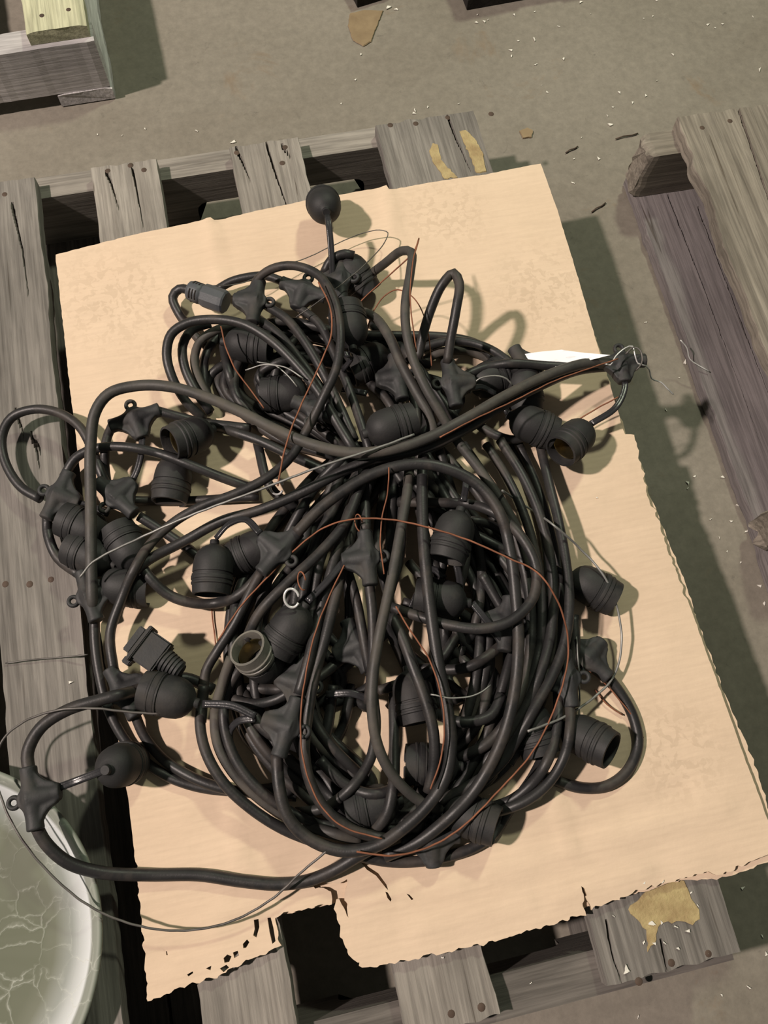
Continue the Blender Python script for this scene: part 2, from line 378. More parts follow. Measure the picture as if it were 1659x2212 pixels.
mu = nd(nt, 'ShaderNodeMath', operation='MULTIPLY'); nt.links.new(stn, mu.inputs[0]); nt.links.new(reg, mu.inputs[1])
mu2 = nd(nt, 'ShaderNodeMath', operation='MULTIPLY'); mu2.inputs[1].default_value = 0.26; nt.links.new(mu.outputs[0], mu2.inputs[0])
c = mix(nt, mu2.outputs[0], c, (0.42, 0.32, 0.22)); nt.links.new(c, b.inputs['Base Color'])
wv = nd(nt, 'ShaderNodeTexWave', wave_type='BANDS', bands_direction='Y'); wv.inputs['Scale'].default_value = 42; wv.inputs['Distortion'].default_value = 1.0
nt.links.new(coords(nt, rnd=False), wv.inputs[0])
ad = nd(nt, 'ShaderNodeMath', operation='MULTIPLY_ADD'); ad.inputs[1].default_value = 0.25
nt.links.new(wv.outputs['Fac'], ad.inputs[0]); nt.links.new(noise_tex(nt, v, 90, 4), ad.inputs[2]); bump(nt, b, ad.outputs[0], 0.3, 0.0012)
M_CARD = m
m, nt, b = mat('torn_cardboard_edge', 0.9, 0, 0.1); v = coords(nt, rnd=False)
nt.links.new(ramp(nt, noise_tex(nt, v, 300, 3), [(0.35, (0.20, 0.14, 0.085)), (0.6, (0.52, 0.38, 0.25))]), b.inputs['Base Color']); M_EDGE = m

def seg_d(p, a, b_):
    ab = b_ - a; t = max(0, min(1, (p - a).dot(ab) / ab.length_squared)); return (p - a - ab * t).length
creases = [[(455, 483), (470, 560), (490, 660)], [(835, 415), (850, 520), (880, 640)], [(500, 1690), (515, 1780), (527, 1870)],
           [(1188, 1690), (1205, 1760), (1222, 1830)], [(1030, 985), (1200, 960), (1350, 925)], [(850, 1905), (1050, 1850), (1300, 1775), (1480, 1700)],
           [(790, 1950), (1000, 1905), (1250, 1835), (1560, 1740)], [(330, 1975), (480, 1935), (640, 1890)], [(335, 2060), (470, 2020), (600, 1975)],
           [(900, 2010), (1150, 1950), (1400, 1880)]]
crease_w = [[Vector(P3(x, y, 0.004)[:2]) for x, y in c_] for c_ in creases]
amp = [0.004, 0.004, 0.003, 0.003, -0.0026, -0.003, 0.0032, -0.0026, -0.0026, 0.003]
def card(name, outline, zoff, th, seed, wave, grid, rag=0.0009, holes=(), torn=()):
    pts = [Vector(P3(x, y, 0.004)[:2]) for x, y in outline]; dense = []
    for i in range(len(pts)):
        a, b_ = pts[i], pts[(i + 1) % len(pts)]; rg = rag * (4.2 if i in torn else 1); k = max(1, int((b_ - a).length / (0.003 if i in torn else 0.005)))
        for j in range(k):
            q = a.lerp(b_, j / k); dense.append(q + Vector((noise.noise((q.x * 130, q.y * 130, seed)), noise.noise((q.x * 130, q.y * 130, seed + 7)))) * rg)
    nb = len(dense); allp = list(dense)
    x0 = min(p.x for p in dense); x1 = max(p.x for p in dense); y0 = min(p.y for p in dense); y1 = max(p.y for p in dense)
    yy = y0
    while yy < y1:
        xx = x0
        while xx < x1: allp.append(Vector((xx + 0.0007 * math.sin(yy * 999), yy))); xx += grid
        yy += grid
    edges = [(i, (i + 1) % nb) for i in range(nb)]; hw = []
    for hp in holes:
        h_ = [Vector(P3(x, y, 0.004)[:2]) for x, y in hp]; hw.append(h_); b0 = len(allp); allp += h_; edges += [(b0 + i, b0 + (i + 1) % len(h_)) for i in range(len(h_))]
    vs, es, fs, *_ = delaunay_2d_cdt(allp, edges, [], 1, 1e-6)
    def inside(p, poly):
        c_ = False
        for i in range(len(poly)):
            a, b_ = poly[i], poly[i - 1]
            if (a.y > p.y) != (b_.y > p.y) and p.x < (b_.x - a.x) * (p.y - a.y) / (b_.y - a.y) + a.x: c_ = not c_
        return c_
    if hw: fs = [f_ for f_ in fs if not any(inside(sum((Vector(vs[i]) for i in f_), Vector((0, 0))) / len(f_), h_) for h_ in hw)]
    def hz(p):
        z = 0.0015 + wave * 0.5 * (1 + noise.noise((p.x * 5, p.y * 5, seed)))
        z += 0.0010 * noise.noise((p.x * 22, p.y * 22, seed + 3))
        for c_, am in zip(crease_w, amp):
            for a, b_ in zip(c_, c_[1:]):
                d = seg_d(p, a, b_)
                if d < 0.014:
                    z += am * (1 - d / 0.014) ** 1.6; break
        return max(z, 0.0006) + zoff
    n = len(vs); zt = [hz(Vector(p)) for p in vs]
    V = [(p[0], p[1], DZ + zt[i] + th) for i, p in enumerate(vs)] + [(p[0], p[1], DZ + zt[i]) for i, p in enumerate(vs)]
    F = [tuple(f_) for f_ in fs]; B = [tuple(reversed([i + n for i in f_])) for f_ in fs]
    cnt = {}
    for f_ in fs:
        for i in range(len(f_)):
            a, b_ = f_[i], f_[(i + 1) % len(f_)]; cnt[(a, b_)] = cnt.get((a, b_), 0) + 1
    side = [(b_, a, a + n, b_ + n) for (a, b_) in cnt if (b_, a) not in cnt]
    me = bpy.data.meshes.new(name); me.from_pydata(V, [], F + B + side)
    me.materials.append(M_CARD); me.materials.append(M_EDGE)
    mi = [0] * len(F) + [0] * len(B) + [1] * len(side); me.polygons.foreach_set('material_index', mi)
    me.polygons.foreach_set('use_smooth', [True] * (len(F) + len(B)) + [False] * len(side)); me.update()
    bm = bmesh.new(); bm.from_mesh(me)
    for e in bm.edges:
        if len(e.link_faces) == 2 and e.link_faces[0].material_index != e.link_faces[1].material_index: e.smooth = False
    bm.to_mesh(me); bm.free()
    return link(name, me)
OUT = [(125, 560), (200, 540), (300, 515), (380, 498), (458, 481), (466, 486), (560, 463), (665, 440), (760, 425), (834, 412), (840, 420), (930, 404), (1040, 388), (1165, 363),
       (1200, 462), (1235, 575), (1290, 760), (1345, 944), (1368, 945), (1374, 990), (1386, 1040), (1392, 1075), (1408, 1105), (1436, 1190), (1480, 1300), (1535, 1455), (1597, 1625), (1640, 1740), (1662, 1800),
       (1668, 1838), (1600, 1865), (1545, 1886), (1505, 1885), (1470, 1895), (1370, 1925), (1272, 1962), (1262, 1940), (1252, 1910), (1256, 1950), (1260, 1972), (1160, 2003), (1060, 2032), (900, 2066), (795, 2086), (775, 2084), (745, 2045),
       (730, 1990), (724, 1946), (736, 1940), (755, 1982), (745, 1930), (752, 1901), (672, 1909), (718, 1925), (715, 1950), (597, 1975), (606, 2040), (560, 2062), (500, 2088), (470, 2108), (410, 2122), (325, 2160),
       (320, 2105), (308, 1960), (297, 1860), (283, 1735), (262, 1620), (238, 1480), (215, 1320), (185, 1080), (150, 790)]
HOLES = [[(774, 1854), (779, 1855), (797, 1872), (816, 1884), (834, 1909), (838, 1921), (832, 1915), (812, 1890), (792, 1877)], [(832, 1924), (837, 1926), (845, 1940), (843, 1945), (836, 1937)], [(877, 1928), (883, 1930), (892, 1940), (888, 1942)],
         [(550, 1985), (560, 1983), (562, 2000), (556, 2022), (549, 2018), (552, 2004)], [(579, 1981), (586, 1980), (592, 2000), (597, 2030), (590, 2036), (584, 2010)], [(527, 2036), (536, 2026), (541, 2032), (534, 2044), (528, 2045)],
         [(486, 2066), (494, 2058), (503, 2062), (498, 2074), (488, 2076)], [(506, 2054), (516, 2050), (519, 2060), (509, 2066)], [(478, 2088), (492, 2080), (498, 2086), (486, 2096)], [(408, 2101), (420, 2094), (421, 2098), (411, 2105)],
         [(448, 2088), (460, 2082), (458, 2092)], [(362, 2052), (364, 2052), (366, 2060), (363, 2060)], [(1250, 1912), (1256, 1916), (1262, 1932), (1258, 1934), (1252, 1924)], [(675, 2080), (676, 2080), (676, 2081)]][:-1]
TORN = [k_ for k_, p_ in enumerate(OUT) if p_[1] > 1860 or (1368 <= p_[0] <= 1440 and 945 <= p_[1] <= 1190)]
cb = card('cardboard_sheet', OUT, 0.0050, 0.0042, 1, 0.004, 0.010, holes=HOLES, torn=TORN)
tag(cb, 'large flattened brown cardboard sheet, torn at its bottom edge, under the cables', 'cardboard')
OUT2 = [(200, 640), (800, 470), (1150, 400), (1290, 745), (1355, 950), (1385, 1000), (1398, 1060), (1420, 1110), (1470, 1240), (1560, 1490), (1630, 1650), (1668, 1770), (1690, 1850), (1560, 1898), (1480, 1900), (1300, 1950),
        (1050, 2028), (900, 2040), (760, 2040), (735, 1948), (600, 1978), (500, 1900), (330, 1850), (250, 1400)]
cb2 = card('cardboard_sheet', OUT2, 0.0002, 0.0032, 5, 0.0008, 0.03, 0.003)
tag(cb2, 'second cardboard layer showing under the right and bottom edges of the sheet', 'cardboard')
# dark tears
for pl in ([(775, 1855), (795, 1872), (815, 1885), (832, 1910), (838, 1922), (826, 1905), (808, 1888), (790, 1875)], [(833, 1925), (842, 1938), (845, 1945), (838, 1938)], [(878, 1930), (892, 1940), (887, 1941)]):
    pass

# ------------------------------------------------------------------ bowl
cb_ = P3(-180, 2062, 0.028); RB = (P3(222, 2050, 0.028) - cb_).length
m, nt, b = mat('frosted_crackle_glass', 0.52, 0, 0.3); v = coords(nt, rnd=False)
vo = nd(nt, 'ShaderNodeTexVoronoi', feature='DISTANCE_TO_EDGE'); vo.inputs['Scale'].default_value = 36
wn = nd(nt, 'ShaderNodeTexNoise'); wn.inputs['Scale'].default_value = 22; wn.inputs['Detail'].default_value = 4
vm = nd(nt, 'ShaderNodeVectorMath', operation='MULTIPLY_ADD'); vm.inputs[1].default_value = (0.045, 0.045, 0.045)
nt.links.new(v, wn.inputs[0]); nt.links.new(wn.outputs['Color'], vm.inputs[0]); nt.links.new(v, vm.inputs[2]); nt.links.new(vm.outputs[0], vo.inputs['Vector'])
lines = ramp(nt, vo.outputs['Distance'], [(0.0, g3(1)), (0.022, g3(0.25)), (0.07, g3(0.0))])
wn2 = noise_tex(nt, v, 16, 3); lm = nd(nt, 'ShaderNodeMath', operation='MULTIPLY'); nt.links.new(lines, lm.inputs[0])
nt.links.new(ramp(nt, wn2, [(0.40, g3(0.05)), (0.62, g3(1))]), lm.inputs[1])
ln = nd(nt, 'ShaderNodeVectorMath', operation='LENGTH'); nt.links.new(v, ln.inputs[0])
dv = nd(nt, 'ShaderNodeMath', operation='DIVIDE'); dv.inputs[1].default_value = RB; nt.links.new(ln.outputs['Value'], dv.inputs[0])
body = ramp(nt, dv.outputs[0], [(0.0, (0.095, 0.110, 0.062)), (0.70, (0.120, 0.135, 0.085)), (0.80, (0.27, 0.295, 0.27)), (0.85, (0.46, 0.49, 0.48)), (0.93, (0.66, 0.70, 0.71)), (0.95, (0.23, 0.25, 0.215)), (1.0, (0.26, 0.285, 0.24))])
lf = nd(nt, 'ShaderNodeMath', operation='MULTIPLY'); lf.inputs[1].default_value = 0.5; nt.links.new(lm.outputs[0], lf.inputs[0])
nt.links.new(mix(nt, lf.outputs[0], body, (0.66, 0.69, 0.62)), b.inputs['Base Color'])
b.inputs['Transmission Weight'].default_value = 0.12; b.inputs['IOR'].default_value = 1.45
bump(nt, b, lm.outputs[0], 0.35, 0.0012); M_GLASS = m
prof = [(0.0, 0.0035), (0.30, 0.0035), (0.62, 0.0035), (0.76, 0.005), (0.84, 0.010), (0.90, 0.018), (0.945, 0.026), (0.965, 0.030), (0.985, 0.0315), (1.0, 0.0305), (1.0, 0.027), (0.975, 0.025), (0.94, 0.018), (0.88, 0.009), (0.80, 0.002), (0.70, 0.0), (0.3, 0.0), (0.0, 0.0)]
N = 128; vs = []; fs = []
for (r_, z) in prof:
    for a in range(N): vs.append((r_ * RB * math.cos(2 * math.pi * a / N), r_ * RB * math.sin(2 * math.pi * a / N), z + (0.0008 * noise.noise((a * .4, r_ * 9, 0)) if 0.3 < r_ < .97 else 0)))
for j in range(len(prof) - 1):
    for a in range(N): fs.append((j * N + a, j * N + (a + 1) % N, (j + 1) * N + (a + 1) % N, (j + 1) * N + a))
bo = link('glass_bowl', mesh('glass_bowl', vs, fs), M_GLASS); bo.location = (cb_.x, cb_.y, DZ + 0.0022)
tag(bo, 'shallow frosted glass bowl with a crackled surface at the bottom left', 'bowl')

# ------------------------------------------------------------------ the light string
string = empty('festoon_light_string', (0, 0, 0))
tag(string, 'tangled heap of black rubber festoon cable with empty lamp holders on the cardboard', 'light string')
R_CAB = 0.0057
def catmull(p, step):
    p = np.array(p, float); q = np.vstack([2 * p[0] - p[1], p, 2 * p[-1] - p[-2]]); out = []
    for i in range(1, len(q) - 2):
        p0, p1, p2, p3 = q[i - 1], q[i], q[i + 1], q[i + 2]
        def kn(a, b_): return max(np.linalg.norm((b_ - a)[:2]), 1.0) ** 0.5
        t0 = 0; t1 = kn(p0, p1); t2 = t1 + kn(p1, p2); t3 = t2 + kn(p2, p3)
        n = max(2, int(np.linalg.norm((p2 - p1)[:2]) / step) + 1)
        for t in np.linspace(t1, t2, n, endpoint=(i == len(q) - 3)):
            A1 = (t1 - t) / (t1 - t0) * p0 + (t - t0) / (t1 - t0) * p1; A2 = (t2 - t) / (t2 - t1) * p1 + (t - t1) / (t2 - t1) * p2
            A3 = (t3 - t) / (t3 - t2) * p2 + (t - t2) / (t3 - t2) * p3; B1 = (t2 - t) / (t2 - t0) * A1 + (t - t0) / (t2 - t0) * A2
            B2 = (t3 - t) / (t3 - t1) * A2 + (t - t1) / (t3 - t1) * A3; out.append((t2 - t) / (t2 - t1) * B1 + (t - t1) / (t2 - t1) * B2)
    return np.array(out)
def tube(pts, r, sides=10, twin=0.0, ends=True):
    """swept tube through world points; twin > 0 gives two joined conductors side by side"""
    pts = np.asarray(pts); n = len(pts); T = np.gradient(pts, axis=0); T /= np.linalg.norm(T, axis=1)[:, None] + 1e-12
    N = np.cross(T[0], [0, 0, 1.0]); 
    if np.linalg.norm(N) < 1e-3: N = np.cross(T[0], [1.0, 0, 0])
    N /= np.linalg.norm(N); V = []; F = []
    ang = np.linspace(0, 2 * math.pi, sides, endpoint=False)
    if twin:
        prof = []
        for s in (1, -1):
            for a in np.linspace(-2.2, 2.2, sides // 2 + 1): prof.append((s * (twin + r * math.cos(a)), s * r * math.sin(a)))
        prof = np.array(prof)
    else: prof = np.stack([np.cos(ang) * r, np.sin(ang) * r], 1)
    k = len(prof)
    for i in range(n):
        N = N - T[i] * np.dot(N, T[i]); N /= np.linalg.norm(N) + 1e-12; B = np.cross(T[i], N)
        V.append(pts[i] + prof[:, :1] * N + prof[:, 1:] * B)
    V = np.vstack(V)
    for i in range(n - 1):
        for j in range(k): F.append((i * k + j, i * k + (j + 1) % k, (i + 1) * k + (j + 1) % k, (i + 1) * k + j))
    if ends: F.append(tuple(reversed(range(k)))); F.append(tuple(range((n - 1) * k, n * k)))
    return V, F
# cables: (x, y, height in cm above the deck); 'd' marks the dustier ones, also coloured paler as if nearer the light
CABLES = [
 # long runs on top
 ('db', [(200,1320,3),(197,1210,4),(196,1090,5.5),(196,960,7),(206,890,8),(236,850,8.5),(300,833,8.5),(370,836,9),(440,856,9),(520,890,9.5),(600,930,10),(680,962,10.5),(760,978,11),(840,972,11.5),(920,948,11.5),(1000,908,11),(1090,856,9.5),(1180,812,8),(1260,786,6.4),(1320,782,5.2)]),
 ('', [(290,1235,4),(320,1210,4.5),(400,1168,5),(480,1125,6),(560,1102,7),(660,1060,8),(740,1018,9),(810,992,9.5),(880,978,10),(940,960,10),(1000,930,9.5),(1080,880,8.5),(1170,832,7),(1250,800,5.6),(1315,792,4.6)]),
 ('', [(545,640,4.5),(552,610,6),(585,582,7.5),(635,574,9),(690,596,10),(722,650,11),(735,720,11),(728,790,10.5),(700,855,9.5),(665,925,8),(630,985,7.5),(580,1030,7.5),(510,1066,7),(440,1092,6.5),(380,1125,6),(325,1175,5.5),(290,1230,5),(262,1295,4.5),(238,1370,4),(246,1450,3.5)]),
 ('b', [(640,1152,9),(690,1100,9.5),(750,1055,10),(820,1018,10.5),(900,1002,11),(965,1012,11),(1030,1045,10.5),(1078,1105,10),(1102,1190,9.5),(1114,1290,9),(1120,1390,8.5),(1112,1490,8),(1092,1575,7.5),(1060,1650,6.5),(1015,1720,5.5),(960,1775,4.5),(900,1820,3.5),(830,1850,2.5)]),
 ('', [(860,1085,6),(950,1086,7.5),(1020,1090,8.5),(1080,1115,9.5),(1130,1165,10),(1158,1225,10),(1152,1290,9.8),(1105,1340,9.5),(1040,1358,9.2),(960,1348,8.5),(900,1330,7.5),(840,1310,6)]),
 ('d', [(790,600,3),(830,570,7),(868,542,11),(888,545,13),(886,590,13),(876,650,12.5),(877,710,12),(892,775,11.5),(918,835,11),(950,890,10),(990,955,8.5),(1040,1020,8),(1085,1085,7.5),(1120,1150,7),(1145,1230,6)]),
 ('d', [(772,668,5),(812,688,8),(842,730,9.5),(866,785,10),(898,845,10),(930,905,9.5),(940,960,8)]),
 ('b', [(598,1630,6),(603,1700,6),(622,1765,5.5),(668,1812,5),(740,1838,5),(810,1828,5.5),(870,1790,6),(925,1738,6.5),(962,1680,7),(974,1610,7.5),(966,1530,8),(948,1440,8.5),(934,1350,9),(922,1250,9.2),(914,1150,9.2),(912,1050,9),(915,985,8.5)]),
 ('d', [(886,985,8),(880,1060,9.5),(868,1130,10),(852,1220,10),(835,1300,10),(818,1380,9.5),(806,1460,9),(804,1540,8.5),(816,1610,7.5),(845,1670,6.5),(895,1722,5),(950,1750,3)]),
 ('', [(783,1000,7),(788,1080,8),(790,1150,8.5)]),
 ('', [(797,1255,8.5),(804,1320,8),(806,1390,7.5),(803,1450,6.5),(796,1520,5.5)]),
 ('', [(770,1060,8),(745,1130,8.2),(722,1210,8.2),(700,1290,8.2),(682,1360,8),(665,1430,8),(645,1500,7.5)]),
 ('', [(765,1120,7),(745,1210,7.5),(722,1300,7.5),(702,1380,7.5),(680,1460,7.2),(664,1550,7),(658,1630,6.8),(672,1695,6.2),(705,1750,5.5),(760,1792,4.5),(830,1812,3.5)]),
 ('', [(748,1225,6),(768,1290,6.5),(784,1370,6.5),(798,1450,6)]),
 ('', [(845,1330,7),(868,1375,7.8),(892,1440,8),(918,1510,8),(936,1580,7.5),(938,1650,6.5),(925,1710,5)]),
 ('', [(530,1385,8),(560,1325,9),(620,1260,9.5),(690,1195,9.5),(745,1130,9.5),(775,1060,9),(800,1000,8)]),
 ('', [(565,1235,7.5),(540,1280,6.5),(508,1345,5.5),(470,1405,4.5),(445,1450,4),(440,1500,4),(435,1560,4)]),
 ('', [(300,1215,3.5),(330,1255,3.5),(370,1288,3.5),(430,1304,3.8),(490,1298,4.5),(535,1270,5.5),(570,1228,6.5)]),
 # left side
 ('', [(88,1078,2.4),(45,1052,2),(12,1000,2),(4,945,2.2),(25,902,2.6),(75,884,3.2),(130,893,3.8),(172,922,4),(200,972,3.8),(222,1030,3.5),(243,1072,3)]),
 ('', [(138,1030,3),(165,988,3.8),(210,968,4.8),(275,966,5.5),(345,980,5.8),(410,1004,5.5),(480,1032,4.5),(560,1060,3.5)]),
 ('', [(102,1112,2.5),(104,1155,2.2),(125,1205,2.4),(175,1243,2.8)]),
 ('', [(243,918,4),(230,950,4),(226,1000,3.6),(232,1050,3)]),
 ('', [(332,885,4.5),(385,900,4.5),(440,914,4),(480,918,3.5),(540,925,3)]),
 ('', [(440,915,2.6),(495,930,3.4),(560,952,4.5),(630,985,4.5),(710,1022,4),(770,1060,3.5)]),
 ('', [(270,1080,2.5),(330,1082,2.2),(400,1082,2),(470,1078,2),(560,1072,2.5)]),
 ('', [(300,1115,3),(340,1140,2.5),(400,1180,2),(440,1210,1.5),(520,1240,1.2)]),
 ('', [(204,1325,3),(206,1390,2.6),(216,1460,2.2),(236,1535,2),(275,1605,1.8),(335,1662,1.6),(410,1695,1.6),(490,1708,1.6),(570,1705,1.4),(650,1690,1.4)]),
 ('', [(290,1540,3),(312,1590,2.2),(350,1637,1.8),(405,1674,1.8),(470,1700,1.8),(540,1712,1.6),(640,1720,1.2)]),
 ('b', [(64,1672,6.5),(60,1625,6.5),(88,1572,6.5),(145,1534,6.5),(215,1512,6.5),(285,1494,6),(335,1478,5),(400,1465,4),(460,1490,3)]),
 ('b', [(76,1780,6.0),(98,1820,5.4),(145,1862,4.6),(215,1884,3.4),(320,1890,2.1),(430,1890,1.9),(520,1903,1.9),(600,1910,1.9),(665,1902,2.1),(720,1880,2.6),(775,1848,3.2),(835,1815,3),(900,1770,2.6),(960,1700,2.5)]),
 ('', [(440,1480,5),(432,1560,5.2),(445,1625,5),(482,1690,4.6),(540,1745,4),(610,1790,3.5),(690,1822,3),(760,1845,2.4),(850,1862,1.6),(940,1856,1.4),(1020,1832,1.4),(1068,1800,1.6),(1100,1750,1.8),(1150,1680,2.4),(1180,1620,2.8)]),
 ('d', [(500,1420,5.5),(480,1480,5.2),(465,1545,4.8),(472,1610,4.5),(505,1670,4),(555,1720,3.5),(620,1765,3),(700,1795,2.6),(780,1815,2)]),
 ('', [(520,1440,5),(488,1500,4.8),(484,1560,5),(500,1622,4.8),(535,1680,4.4),(590,1730,3.8),(655,1768,3),(730,1790,2)]),
 # top-left coil
 ('', [(440,905,3),(400,865,4),(372,815,5),(360,765,6),(370,722,6.5),(405,698,7),(460,690,7.5),(525,700,8),(585,735,8),(640,788,8),(690,850,7.5),(735,925,6.5),(775,990,6)]),
 ('', [(455,890,2.5),(420,840,3.5),(398,790,4.2),(395,745,4.6),(415,712,5),(455,698,5)]),
 ('d', [(460,870,2.2),(432,825,3),(420,780,3.6),(432,738,4),(470,712,4.4),(520,700,5)]),
 ('', [(448,860,1.8),(440,800,2.4),(450,755,3),(475,722,3.5),(500,700,4)]),
 ('', [(525,885,2),(502,830,3),(488,780,3.6),(482,730,4),(490,690,4)]),
 ('', [(440,845,1.4),(460,805,1.6),(490,785,1.8),(540,770,1.8)]),
 ('', [(415,628,4),(388,624,3.6),(373,642,3),(385,675,2.6),(412,712,2.6),(440,745,2.4)]),
 ('', [(470,625,3),(500,608,3.5),(540,598,4),(575,596,4.2),(620,612,4)]),
 ('', [(575,660,5),(620,690,6),(660,740,6.5),(695,800,6.5),(730,870,6.2),(765,950,6)]),
 ('', [(560,690,4.5),(605,725,5.5),(650,780,6),(700,850,5.8),(745,930,5.4)]),
 ('', [(640,660,4),(690,700,5),(720,760,5.2),(750,830,5.5),(775,900,6),(800,980,6)]),
 ('', [(700,590,5),(715,562,6),(745,548,6.5),(765,552,6)]),
 # top-right
 ('', [(903,775,7),(912,730,8),(930,670,10),(955,615,12),(980,590,13),(992,612,13),(985,670,12),(974,730,10.5),(966,785,9)]),
 ('', [(880,770,3),(940,742,3.8),(1005,738,4.2),(1060,755,4.5),(1105,788,4.6),(1135,830,4),(1150,890,3)]),
 ('d', [(900,800,2),(940,765,2),(1010,758,2),(1070,785,2),(1110,830,2)]),
 ('', [(960,840,4),(1030,800,5),(1100,785,5.5),(1180,790,6),(1240,793,6)]),
 ('', [(1010,900,3),(1060,935,3.4),(1110,950,3.6),(1150,935,3.6),(1190,900,2)]),
 ('', [(800,700,2.5),(850,735,3),(900,790,3.2),(960,870,3),(1000,930,3)]),
 ('', [(690,725,1.5),(760,738,2),(840,760,2),(930,790,2)]),
 # right flank bundle
 ('', [(1165,955,3),(1185,1040,4),(1205,1120,5),(1222,1210,5.5),(1230,1300,6),(1222,1380,6),(1198,1450,6),(1160,1520,6),(1120,1590,5.5),(1080,1650,4.5),(1010,1700,3.5),(930,1740,2.5)]),
 ('', [(1080,950,4),(1130,1030,5),(1165,1110,5.5),(1188,1200,5.5),(1196,1290,5.5),(1188,1380,5.2),(1165,1460,5),(1130,1540,4.5),(1085,1610,4)]),
 ('', [(1050,960,4),(1100,1040,4.8),(1135,1120,5.2),(1160,1210,5),(1170,1300,5),(1165,1400,4.6),(1140,1490,4.2),(1100,1570,3.6)]),
 ('', [(1000,960,4),(1060,1050,5),(1105,1140,5.4),(1135,1240,5),(1148,1340,4.8),(1140,1440,4.4),(1110,1530,4),(1060,1600,3.4),(990,1640,2.6)]),
 ('', [(1120,960,2.2),(1160,1050,2.6),(1190,1150,2.8),(1208,1250,3),(1208,1350,3),(1190,1450,2.8),(1150,1560,2.4),(1100,1650,2)]),
 ('', [(1100,950,1.6),(1140,1040,1.8),(1172,1140,2),(1185,1260,2),(1180,1380,2),(1160,1480,2)]),
 ('', [(1250,1415,2.6),(1290,1440,2.2),(1335,1490,1.8),(1368,1550,1.6),(1378,1610,1.6),(1355,1665,1.6),(1310,1698,1.6),(1255,1702,1.6),(1205,1688,1.6),(1150,1670,1.8)]),
 ('', [(1228,1500,4.2),(1232,1560,4.6),(1222,1625,4.6),(1190,1685,4.2),(1140,1728,3.6),(1070,1755,3),(1000,1768,2.4),(930,1760,2)]),
 ('', [(1205,1480,3.6),(1205,1550,4),(1192,1620,4),(1160,1680,3.6),(1110,1725,3),(1060,1745,2)]),
 ('', [(1240,1330,4),(1242,1400,4.2),(1232,1450,4)]),
 # lower middle
 ('', [(480,1500,3.6),(540,1520,4.2),(600,1510,5),(650,1475,5.8)]),
 ('', [(720,1480,4),(710,1560,3),(700,1620,2.4),(730,1680,2),(790,1730,1.8),(860,1770,1.6)]),
 ('', [(690,1640,3.2),(740,1690,3.2),(800,1715,3),(860,1700,3),(920,1660,3)]),
 ('', [(806,1500,4),(812,1570,4.2),(800,1640,4.4),(760,1700,4.2),(700,1745,3.0),(640,1755,2)]),
 ('', [(850,1500,3.5),(852,1600,4),(850,1690,4.4),(835,1760,4.2),(805,1800,3.6)]),
 ('', [(600,1725,1.6),(640,1695,1.6),(690,1650,1.6),(740,1570,1.8),(760,1480,2)]),
 ('', [(1040,1240,5),(1075,1300,5.5),(1110,1360,5)]),
 ('', [(1085,1500,4),(1060,1545,4.6),(1000,1560,4.4),(940,1540,4),(900,1500,3)]),
 ('', [(870,1300,5),(930,1320,5.2)]),
]
rnd = random.Random(4)
for k in range(15):      # hidden lower turns: lower lobe
    f = rnd.random(); xl = 500 + 190 * rnd.random(); xr = 1190 - 170 * rnd.random(); yb = 1745 + 60 * rnd.random(); h = 1.2 + 2.6 * rnd.random()
    wx = 820 + rnd.uniform(-60, 90)
    CABLES.append(('', [(wx, 960, h + 1), (wx - (wx - xl) * .45, 1080 + rnd.uniform(-30, 30), h + .6), (xl, 1300 + rnd.uniform(-70, 80), h), (xl + 10, 1540 + rnd.uniform(-30, 30), h * .8 + .3), (xl + 130, 1700 + rnd.uniform(-20, 15), 1.6),
                        (820 + rnd.uniform(-90, 90), yb, .9 + h * .2), (xr - 110, 1680 + rnd.uniform(-20, 15), 1.6), (xr - 20, 1520 + rnd.uniform(-50, 40), h * .8 + .3), (xr, 1300 + rnd.uniform(-60, 60), h), (wx + (xr - wx) * .5, 1090 + rnd.uniform(-20, 30), h + .6), (wx + 50, 960, h + 1)]))
for k in range(10):      # steep inner runs
    x0 = 690 + 42 * k * .9 + rnd.uniform(-15, 15); CABLES.append(('', [(860 + (x0 - 860) * .35, 980, 4), (x0, 1180, 4.4), (x0 + rnd.uniform(-60, 60), 1350, 3.8), (x0 + rnd.uniform(-90, 90), 1470, 2.4), (x0 + rnd.uniform(-60, 60), 1530, 1.4)]))
for k in range(12):      # hidden lower turns: upper lobe
    xl = 455 + 170 * rnd.random(); xr = 1090 - 260 * rnd.random(); yt = 690 + 80 * rnd.random(); h = 1 + 2.2 * rnd.random()
    CABLES.append(('', [(790, 1000, h + 1), (xl + 120, 930 + rnd.uniform(-20, 30), h + .4), (xl, 830 + rnd.uniform(-20, 20), h), (xl + 70, yt + 10, h), (760, yt + 30, h), (xr - 40, yt + 60, h), (xr, 860, h), (900, 990, h + 1)]))
for k in range(10):      # messy short bends in the heart of the heap
    a = rnd.uniform(0, 6.28); cx_ = rnd.uniform(560, 1060); cy_ = rnd.uniform(1020, 1560); L = rnd.uniform(70, 150)
    CABLES.append(('', [(cx_ - L * math.cos(a), cy_ - L * math.sin(a), 3), (cx_ - .3 * L * math.sin(a), cy_ + .3 * L * math.cos(a), 4.6), (cx_ + L * math.cos(a), cy_ + L * math.sin(a), 3)]))

